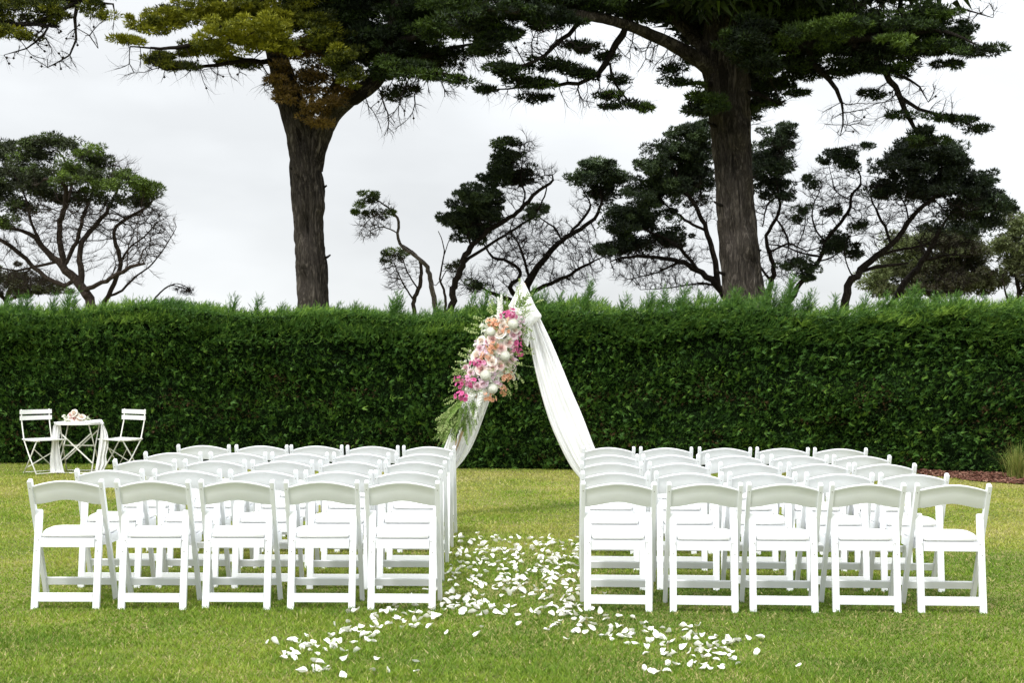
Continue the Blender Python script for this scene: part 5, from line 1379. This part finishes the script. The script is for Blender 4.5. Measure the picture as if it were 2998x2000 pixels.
    # sprays of buds and leaves round the edges
    for a, b, dx, dy in ((760, 120, -.4, 1), (800, 160, -.8, .8), (640, 230, -1, .6), (600, 300, -1, .3), (560, 400, -1, .1), (520, 380, -1, .4), (470, 700, -1, .4), (430, 780, -1, .2), (380, 860, -1, .2), (340, 960, -1, -.2), (300, 1000, -1, .3), (1150, 700, 1, .1), (1180, 560, 1, -.7),
                         (1090, 980, .6, -1), (1060, 1060, .4, -1), (1150, 60, .8, .6), (200, 1400, -1, -.6), (240, 1440, -.9, -.9), (930, 1180, .6, -1), (1000, 820, 1, -.4), (1150, 150, .7, .4)):
        put('bud', a, b, 1.0, .0, up=(dx, dy))
    for a, b, dx, dy in ((820, 120, -.4, .8), (960, 60, .1, 1), (900, 420, .3, -.2), (1000, 420, .4, .2), (600, 620, -1, 0), (440, 1020, -.8, .3), (850, 1060, .3, -1), (880, 1150, .6, -1), (900, 1000, .6, -.8), (330, 1180, -.8, -.4), (360, 1260, -.6, -.6), (700, 1130, .2, -1), (1100, 860, .9, -.2), (760, 60, -.2, 1), (640, 180, -.7, .7)):
        put('spray', a, b, .8, -.03, up=(dx, dy))
    # broad leaves over the cloth near the peak
    for x, y, dx, dy in ((1518, 905, .5, .6), (1522, 900, .9, .25), (1525, 892, .6, .7), (1524, 910, 1, -.05), (1519, 895, .1, 1), (1528, 880, .8, .5), (1514, 905, .3, 1)):
        put('broad', x, y, .75, .10, raw=True, up=(dx, dy))
    for x, y, dx, dy in ((1560, 888, 1, .35), (1520, 880, -.1, 1), (1522, 850, .1, 1), (1512, 870, .0, 1)):
        put('bud', x, y, .8, .10, raw=True, up=(dx, dy))
    # green filling behind the blooms
    for i in range(120):
        t = rnd.random(); cx = 1492 - 125 * t; y = 935 + 225 * t
        x = cx + rnd.uniform(-48, 48) * (1 - .35 * abs(t - .45)) + 4
        sgn = (x - cx) / 48
        put('spray' if i % 3 else 'broad', x, y, rnd.uniform(.5, .8), -.035, raw=True, up=(sgn * 1.0 + rnd.uniform(-.5, .5), rnd.uniform(-1, .8)))
    # feathery greenery tail
    for i in range(80):
        t = rnd.random()
        x = 1372 - 42 * t + rnd.uniform(-24, 22); y = 1165 + 75 * t + rnd.uniform(-8, 8)
        side = (x - (1372 - 42 * t)) / 24
        put('fine', x, y, rnd.uniform(.8, 1.2), rnd.uniform(-.05, .06), raw=True, up=(-.35 + side * .55 + rnd.uniform(-.25, .25), -1))
    for i in range(22):
        x = rnd.uniform(1305, 1352); y = rnd.uniform(1190, 1240)
        put('bud', x, y, rnd.uniform(.9, 1.3), .02, raw=True, up=(-.9 + rnd.uniform(-.3, .5), -1))
garland()

# ------------------------------------------------------------------ signing table, cafe chairs, posy
TP = P(236, 1389, 17.05)
def bistro():
    Yt = 17.15
    c = P(232, 1230, Yt); c = Vector((c.x, Yt, 0))
    t = empty('folding_table', c); tag(t, 'round white folding metal table with crossed legs, between two slatted chairs', 'table')
    bm = bmesh.new()
    bmesh.ops.create_cone(bm, cap_ends=True, segments=48, radius1=.315, radius2=.315, depth=.022, matrix=Matrix.Translation((0, 0, .660)))
    link('tabletop', bm_mesh('tabletop', bm, M['slat'], bevel=.004), t)
    for sx in (-1, 1):
        x = sx * .20
        for sy in (-1, 1):
            bm = bmesh.new()
            tube_bm(bm, [(x + sx * .01 * sy, sy * .19, .650), (x + sx * .01, sy * .02, .36), (x + sx * .03, -sy * .20, -.005)], .0085)
            link('leg', bm_mesh('leg', bm, M['metal'], smooth=True), t)
    for y0, z0, z1 in ((-.13, .54, .14), (.12, .56, .16)):
        for sg in (-1, 1):
            if y0 > 0 and sg > 0: continue
            bm = bmesh.new(); beam(bm, (-.21 * sg, y0, z0), (.23 * sg, y0 - .02 * sg, z1), .018, .004, side=(0, 0, 1)); link('cross_brace', bm_mesh('cross_brace', bm, M['metal']), t)
    bm = bmesh.new(); beam(bm, (-.21, .0, .365), (.21, .0, .365), .018, .005, side=(0, 0, 1)); link('stretcher', bm_mesh('stretcher', bm, M['metal']), t)
    for y in (-.195, .195):
        bm = bmesh.new(); tube_bm(bm, [(-.23, y, .012), (.23, y, .012)], .007); link('foot_bar', bm_mesh('foot_bar', bm, M['metal']), t)
    # gauze runner across the table, hanging both sides
    def px(x, y, Y): return P(x / 5.224, 1150 + y / 5.224, Y)
    yt = Yt
    prof = []   # centre-line along the runner: (x_left, x_right, y) in crop units for the hanging parts, or top
    nv, nu = 150, 34
    V = np.zeros((nv, nu, 3))
    L_hang = [(1000, 930, 1300), (770, 985, 1240), (762, 950, 1080), (770, 925, 960), (790, 900, 800), (800, 912, 640), (815, 925, 520), (850, 940, 450)]
    def tri(s, tab):
        n = len(tab) - 1; f = s * n; i = min(int(f), n - 1); k = f - i
        return [tab[i][j] * (1 - k) + tab[i + 1][j] * k for j in range(3)]
    LT = [(800, 995, 1310), (768, 985, 1240), (762, 950, 1080), (770, 925, 960), (790, 900, 800), (800, 912, 640), (812, 925, 520), (850, 940, 445)]
    RT = [(1530, 1560, 440), (1540, 1600, 520), (1535, 1640, 620), (1520, 1662, 730), (1505, 1650, 850), (1490, 1620, 980), (1470, 1640, 1090), (1455, 1590, 1190)]
    for i in range(nv):
        v = i / (nv - 1)
        for j in range(nu):
            u = j / (nu - 1)
            fold = math.sin(u * 17 + math.sin(v * 14) * .8) * .5 + math.sin(u * 31 + v * 9) * .3
            if v < .42:
                xl, xr, yy = tri(v / .42, LT); yv = yt - .24 + .03 * fold + .10 * (v / .42)
                w = px(xl + (xr - xl) * u, yy + 12 * vnoise((u * 5, v * 9, 1), 1) * (1 - v * 2), yv)
                w.z = max(w.z, .02)
            elif v > .62:
                xl, xr, yy = tri((v - .62) / .38, RT); yv = yt - .16 + .03 * fold
                w = px(xl + (xr - xl) * u, yy + 14 * vnoise((u * 5, v * 9, 3), 1), yv)
                w.z = max(w.z, .02)
            else:
                s = (v - .42) / .20
                x = c.x - .305 + s * .61
                w = Vector((x, yt - .24 + u * .30 + .02 * math.sin(s * 9), .678 + abs(fold) * (.008 + .075 * max(0, s - .45))))
            V[i, j] = w
    a = np.arange(nv - 1)[:, None]; b = np.arange(nu - 1)[None]
    F = np.stack([a * nu + b, a * nu + b + 1, (a + 1) * nu + b + 1, (a + 1) * nu + b], 2).reshape(-1, 4)
    # soften the joins between table and hanging parts
    for _ in range(3): V[1:-1] = V[1:-1] * .5 + (V[:-2] + V[2:]) * .25
    o = link('table_runner', np_mesh('table_runner', V.reshape(-1, 3), F, M['gauze'], smooth=True))
    tag(o, 'crumpled white gauze runner hanging over both sides of the round table', 'table runner')
    # posy
    pc = px(1160, 440, yt - .12); pr = empty('flower_posy', (pc.x, yt - .12, .685)); tag(pr, 'small posy of blush roses lying on the round white table', 'flowers')
    rnd = random.Random(3)
    for x, y, k, R in ((1130, 310, 'cream', 1.25), (1138, 392, 'blush', 1.2), (1250, 370, 'cream', 1.15), (1080, 340, 'blush', .95), (1200, 405, 'cream', .9), (1075, 395, 'cream', .7), (1225, 430, 'cream', .7), (1180, 345, 'cream', .8)):
        w = px(x, y, yt - .17); o = link('rose', rnd.choice(FL[k]), pr); o.location = w - pr.location; o.scale = (R,) * 3
        o.rotation_euler = (D2R(60 + rnd.uniform(-20, 20)), 0, rnd.uniform(-.5, .5))
    for x, y in ((1020, 400), (1050, 440), (1010, 430), (1180, 330), (1290, 420), (1330, 430), (1345, 400), (1070, 450), (1150, 450), (1260, 440), (1000, 380)):
        w = px(x, y, yt - .15); o = link('blossom_cluster', rnd.choice(FL['white']), pr); o.location = w - pr.location; o.rotation_euler = (D2R(60), 0, rnd.random() * 6)
    for x, y, dx, dz in ((1020, 440, -1, .3), (1320, 430, 1, .4), (1150, 450, -.2, -.3), (1230, 440, .6, -.2), (1060, 420, -1, .8), (1290, 400, 1, .7)):
        w = px(x, y, yt - .14); o = link('leaf_spray', rnd.choice(FL['spray']), pr); o.location = w - pr.location; o.scale = (.5,) * 3
        o.rotation_mode = 'QUATERNION'; o.rotation_quaternion = Vector((dx, -.3, dz)).to_track_quat('Z', 'Y')

    # slatted folding chairs (local: faces +Y)
    def cafe(loc, rz, label):
        r = empty('slatted_chair', loc, rz); tag(r, label, 'chair', 'slatted cafe chairs at the signing table')
        Wd = .20
        for s in (-1, 1):
            x = s * Wd
            bm = bmesh.new(); tube_bm(bm, [(x, -.235, .85), (x, -.225, .70), (x, -.19, .55), (x, -.165, .45), (x, -.02, .23), (x, .16, -.005)], .0085); link('back_leg', bm_mesh('back_leg', bm, M['metal'], smooth=True), r)
            bm = bmesh.new(); tube_bm(bm, [(x * .93, .13, .445), (x * .93, -.02, .23), (x * .93, -.19, -.005)], .0085); link('front_leg', bm_mesh('front_leg', bm, M['metal'], smooth=True), r)
        for z, y in ((.815, -.232), (.735, -.228)):
            bm = bmesh.new()
            n = 8; prev = None
            for i in range(n + 1):
                u = i / n * 2 - 1; yy = y - .018 * (1 - u * u) + .012; x = u * .228
                cur = [bm.verts.new((x, yy - .006, z - .028)), bm.verts.new((x, yy + .006, z - .028)), bm.verts.new((x, yy + .006, z + .028)), bm.verts.new((x, yy - .006, z + .028))]
                if prev:
                    for k in range(4): bm.faces.new((prev[k], prev[(k + 1) % 4], cur[(k + 1) % 4], cur[k]))
                else: bm.faces.new(cur[::-1])
                prev = cur
            bm.faces.new(prev); link('back_slat', bm_mesh('back_slat', bm, M['slat']), r)
        for i in range(6):
            y = -.16 + i * .068
            bm = bmesh.new(); beam(bm, (-.215, y, .455 + .004 * math.cos(i)), (.215, y, .455 + .004 * math.cos(i)), .052, .014, side=(0, 1, 0)); link('seat_slat', bm_mesh('seat_slat', bm, M['slat'], bevel=.003), r)
        for s in (-1, 1):
            bm = bmesh.new(); beam(bm, (s * .19, -.19, .442), (s * .19, .20, .442), .008, .012); link('seat_rail', bm_mesh('seat_rail', bm, M['metal']), r)
        for y, z in ((.15, .02), (-.18, .02)):
            bm = bmesh.new(); tube_bm(bm, [(-.2, y, z), (.2, y, z)], .005); link('foot_bar', bm_mesh('foot_bar', bm, M['metal']), r)
        for s in (-1, 1):
            bm = bmesh.new(); beam(bm, (-.19 * s, .06 , .34), (.19 * s, -.13, .08), .014, .003, side=(0, 0, 1)); link('cross_brace', bm_mesh('cross_brace', bm, M['metal']), r)
        return r
    Yl = 16.95
    pl = P(130, 1380, Yl); prr = P(350, 1380, Yl + .1)
    cafe((pl.x, Yl, 0), math.atan2(-.77, -.64), 'white slatted folding chair left of the round table, angled towards the right')
    cafe((prr.x, Yl + .15, 0), math.atan2(.53, -.845), 'white slatted folding chair right of the round table, angled towards the left')
bistro()

# ------------------------------------------------------------------ petals
def petals():
    def petal_me(seed):
        rnd = random.Random(seed); n = 6; V, F = [], []
        c1, c2, tw = rnd.uniform(.2, .9), rnd.uniform(-.3, .5), rnd.uniform(-.6, .6)
        for j in range(n):
            for i in range(n):
                u, v = i / (n - 1) * 2 - 1, j / (n - 1) * 2 - 1
                # square -> rounded petal outline
                x = u * math.sqrt(1 - v * v / 2) * (1 + .12 * v); y = v * math.sqrt(1 - u * u / 2) * 1.05
                z = c1 * x * x + c2 * y * y + tw * x * y + .06 * math.sin(5 * x + seed)
                k = 1 + .10 * math.sin(3 * math.atan2(y, x) + seed * 2) + .05 * math.sin(7 * math.atan2(y, x) + seed)
                V.append((x * k * .018, y * k * .025, z * .022 + .004 * vnoise((x * 2, y * 2, seed), 1)))
        for j in range(n - 1):
            for i in range(n - 1): F.append((j * n + i, j * n + i + 1, (j + 1) * n + i + 1, (j + 1) * n + i))
        me = bpy.data.meshes.new('rose_petal'); me.from_pydata(V, [], F); me.polygons.foreach_set('use_smooth', np.ones(len(F), bool)); me.materials.append(M['petal']); me.update()
        return me
    ms = [petal_me(i) for i in range(14)]
    rnd = random.Random(21)
    pts = []
    def onground(px, py):
        Y = F_PX * CAM_H / max(py - HY - (px - CX) * ROLL, 50)
        return P(px, py, Y).x, Y
    # aisle: an irregular, clumpy carpet
    centres = [(rnd.uniform(1345, 1690), rnd.uniform(1600, 1800)) for _ in range(46)]
    n = 0
    while n < 265:
        if rnd.random() < .6:
            c = rnd.choice(centres); x = rnd.gauss(c[0], 16); y = rnd.gauss(c[1], 8)
        else: x, y = rnd.uniform(1320, 1700), rnd.uniform(1565, 1815)
        if not (1318 < x < 1704 and 1560 < y < 1820): continue
        if y < 1600 and rnd.random() < .55: continue
        if y > 1740 and abs(x - 1500) < 25 and rnd.random() < .6: continue
        if y > 1760 and x < 1340 : continue
        pts.append((x, y, 'aisle')); n += 1
    def arm(poly, num, key, sx=28, sy=17):
        for _ in range(num):
            t = rnd.random() * (len(poly) - 1); i = int(t); f = t - i
            x = poly[i][0] * (1 - f) + poly[i + 1][0] * f; y = poly[i][1] * (1 - f) + poly[i + 1][1] * f
            pts.append((rnd.gauss(x, sx), rnd.gauss(y, sy), key))
    arm([(1330, 1790), (1250, 1820), (1150, 1815), (1040, 1850), (940, 1890), (850, 1925)], 112, 'left', 46, 25)
    arm([(1650, 1810), (1780, 1850), (1880, 1865), (1960, 1890), (2080, 1900), (2140, 1930)], 112, 'right', 46, 25)
    arm([(880, 1975), (1020, 1965), (1170, 1975), (1230, 1935)], 9, 'left', 30, 10)
    arm([(1890, 1965), (2030, 1965), (2160, 1935)], 12, 'right', 30, 12)
    for q in ((1397, 1870), (1101, 1945), (2336, 1958), (1730, 1570 + 220), (2190, 1877), (2225, 1878)): pts.append((*q, 'right' if q[0] > 1500 else 'left'))
    pts = [p for p in pts if p[1] < 1992]
    LAB = {'aisle': ('curled white rose petal in the carpet of petals on the aisle grass', 'petals scattered along the aisle'),
           'left': ('white rose petal in the scattered trail curving left in front of the left chairs', 'petals trailing to the left of the aisle'),
           'right': ('white rose petal in the scattered trail curving right in front of the right chairs', 'petals trailing to the right of the aisle')}
    pts.sort(key=lambda q: -q[1])
    rest = []
    for i, (x, y, k) in enumerate(pts):
        X, Y = onground(x, y)
        s = rnd.uniform(.62, 1.15)
        Mx = Matrix.Translation((X, Y, .012 + rnd.random() * .012)) @ Matrix.Rotation(rnd.random() * 6.28, 4, 'Z') @ Matrix.Rotation(rnd.gauss(0, .42), 4, 'X') @ Matrix.Rotation(rnd.gauss(0, .35), 4, 'Y') @ Matrix.Scale(s, 4)
        if rnd.random() < .25: Mx = Mx @ Matrix.Rotation(math.pi, 4, 'X')
        if i < 298:
            o = link('rose_petal', rnd.choice(ms)); o.matrix_world = Mx
            lab = 'white rose petal '
            if k == 'aisle':
                lab += 'on aisle, ' + ('hugging left chairs' if x < 1400 else 'left of centre' if x < 1480 else 'dead centre' if x < 1530 else 'right of centre' if x < 1610 else 'hugging right chairs')
                lab += ', ' + ('beside the nearest chairs' if y > 1765 else 'between nearest and second rows' if y > 1725 else 'beside the second row' if y > 1685 else 'between second and middle rows' if y > 1645 else 'at the sparse far end')
            else:
                d_ = abs(x - 1490)
                lab += f'in {k} trail, ' + ('where it leaves the aisle' if d_ < 200 else 'inner stretch' if d_ < 310 else 'middle stretch' if d_ < 420 else 'outer stretch' if d_ < 530 else 'outer tip')
                yc = 1800 + (d_ - 100) * .2
                lab += ', ' + ('nearest the chairs' if y < yc - 14 else 'in the thick' if y < yc + 10 else 'just outside the thick' if y < yc + 40 else 'nearest the camera')
            tag(o, lab, 'petal', LAB[k][1])
        else: rest.append((rnd.choice(ms), Mx))
    # a few petals lying under a bench of chairs and the far remainder: one object
    for _ in range(130):
        X = rnd.uniform(-.6, .62); Y = rnd.uniform(8.2, 11.4) if rnd.random() < .75 else rnd.uniform(10, 11.6)
        if Y > 11.2 and rnd.random() < .5: continue
        if Y > 11.0: continue
        rest.append((rnd.choice(ms), Matrix.Translation((X, Y, .025)) @ Matrix.Rotation(rnd.random() * 6.28, 4, 'Z') @ Matrix.Rotation(rnd.gauss(0, .4), 4, 'X') @ Matrix.Scale(rnd.uniform(.7, 1.1), 4)))
    V, F = [], []
    for me, Mx in rest:
        o = len(V); V += [tuple(Mx @ v.co) for v in me.vertices]; F += [tuple(i + o for i in p.vertices) for p in me.polygons]
    me = bpy.data.meshes.new('far_petals'); me.from_pydata(V, [], F); me.polygons.foreach_set('use_smooth', np.ones(len(F), bool)); me.materials.append(M['petal']); me.update()
    o = link('rose_petals', me); tag(o, 'thin scatter of small white rose petals at the far end of the aisle', 'petals', kind='stuff')
petals()

# ------------------------------------------------------------------ mulch bed and tussock at the right
def garden_bed():
    edge = [(2700, 1393), (2780, 1401), (2830, 1408), (2900, 1414), (2998, 1420), (3120, 1428), (3300, 1440)]
    def gp(px, py):
        Y = F_PX * CAM_H / (py - HY - (px - CX) * ROLL); q = P(px, py, Y); return (q.x, q.y)
    front = [gp(*e) for e in edge]
    back = [(x, hedge_y(x) + .25) for x, y in front]
    V = [(x, y, .012) for x, y in front] + [(x, y, .03) for x, y in back]
    n = len(front); F = np.array([(i, i + 1, n + i + 1, n + i) for i in range(n - 1)])
    o = link('garden_bed', np_mesh('garden_bed', V, F, M['soil'])); tag(o, kind='structure')
    m = 4200
    t = RNG.random(m) * (n - 1); i = np.minimum(t.astype(int), n - 2); f = t - i; s = RNG.random(m) * 1.04 - .04
    fr, bk = np.array(front), np.array(back)
    a = fr[i] * (1 - f)[:, None] + fr[i + 1] * f[:, None]; b = bk[i] * (1 - f)[:, None] + bk[i + 1] * f[:, None]
    xy = a * (1 - s)[:, None] + b * s[:, None]
    c = np.column_stack([xy, .02 + .05 * RNG.random(m) * np.sin(np.pi * np.clip(s, 0, 1))])
    d1 = rdir(m) * np.array([1, 1, .35]); d1 = unit(d1); d2 = unit(np.cross(d1, rdir(m)))
    L = (.012 + .022 * RNG.random(m))[:, None]; W = (.004 + .007 * RNG.random(m))[:, None]
    up = unit(np.cross(d1, d2)) * .003
    V = np.stack([c - d1 * L - d2 * W + up, c + d1 * L - d2 * W + up, c + d1 * L + d2 * W + up, c - d1 * L + d2 * W + up], 1).reshape(-1, 3)
    q = np.array([(0, 1, 2, 3)])
    F = (np.arange(m) * 4)[:, None, None] + q[None]
    o = link('bark_mulch', np_mesh('bark_mulch', V, F.reshape(-1, 4), M['mulch'], np.repeat(np.clip(RNG.normal(.5, .25, m), 0, 1), 4)))
    tag(o, 'reddish brown bark mulch at the foot of the hedge on the right', 'mulch', kind='stuff')
    # tussock
    x0, y0 = gp(2978, 1408)
    n = 520; seg = 5
    az = RNG.random(n) * 6.283; ln = .27 + .25 * RNG.random(n); sp = .15 + .9 * RNG.random(n) ** 1.2
    base = np.stack([x0 + RNG.normal(size=n) * .05, y0 + RNG.normal(size=n) * .05, np.zeros(n)], 1)
    out = np.stack([np.cos(az), np.sin(az), np.zeros(n)], 1); side = np.stack([-np.sin(az), np.cos(az), np.zeros(n)], 1)
    V = []
    for k in range(seg + 1):
        s = k / seg
        p = base + out * (ln * sp * (s * .55 + s * s * .35))[:, None] + np.array([0, 0, 1]) * (ln * (s * 1.15 - s * s * .42 * sp))[:, None]
        w = .0035 * (1 - s * .92)
        V += [p - side * w, p + side * w]
    V = np.stack(V, 1); k2 = 2 * (seg + 1)
    F = np.array([(2 * k, 2 * k + 1, 2 * k + 3, 2 * k + 2) for k in range(seg)])
    F = (np.arange(n) * k2)[:, None, None] + F[None]
    o = link('ornamental_grass', np_mesh('ornamental_grass', V.reshape(-1, 3), F.reshape(-1, 4), M['tussock'], np.repeat(np.clip(RNG.normal(.55, .25, n), 0, 1), k2)))
    tag(o, 'yellow green tussock of long arching blades in the mulch at the right edge', 'plant')
garden_bed()
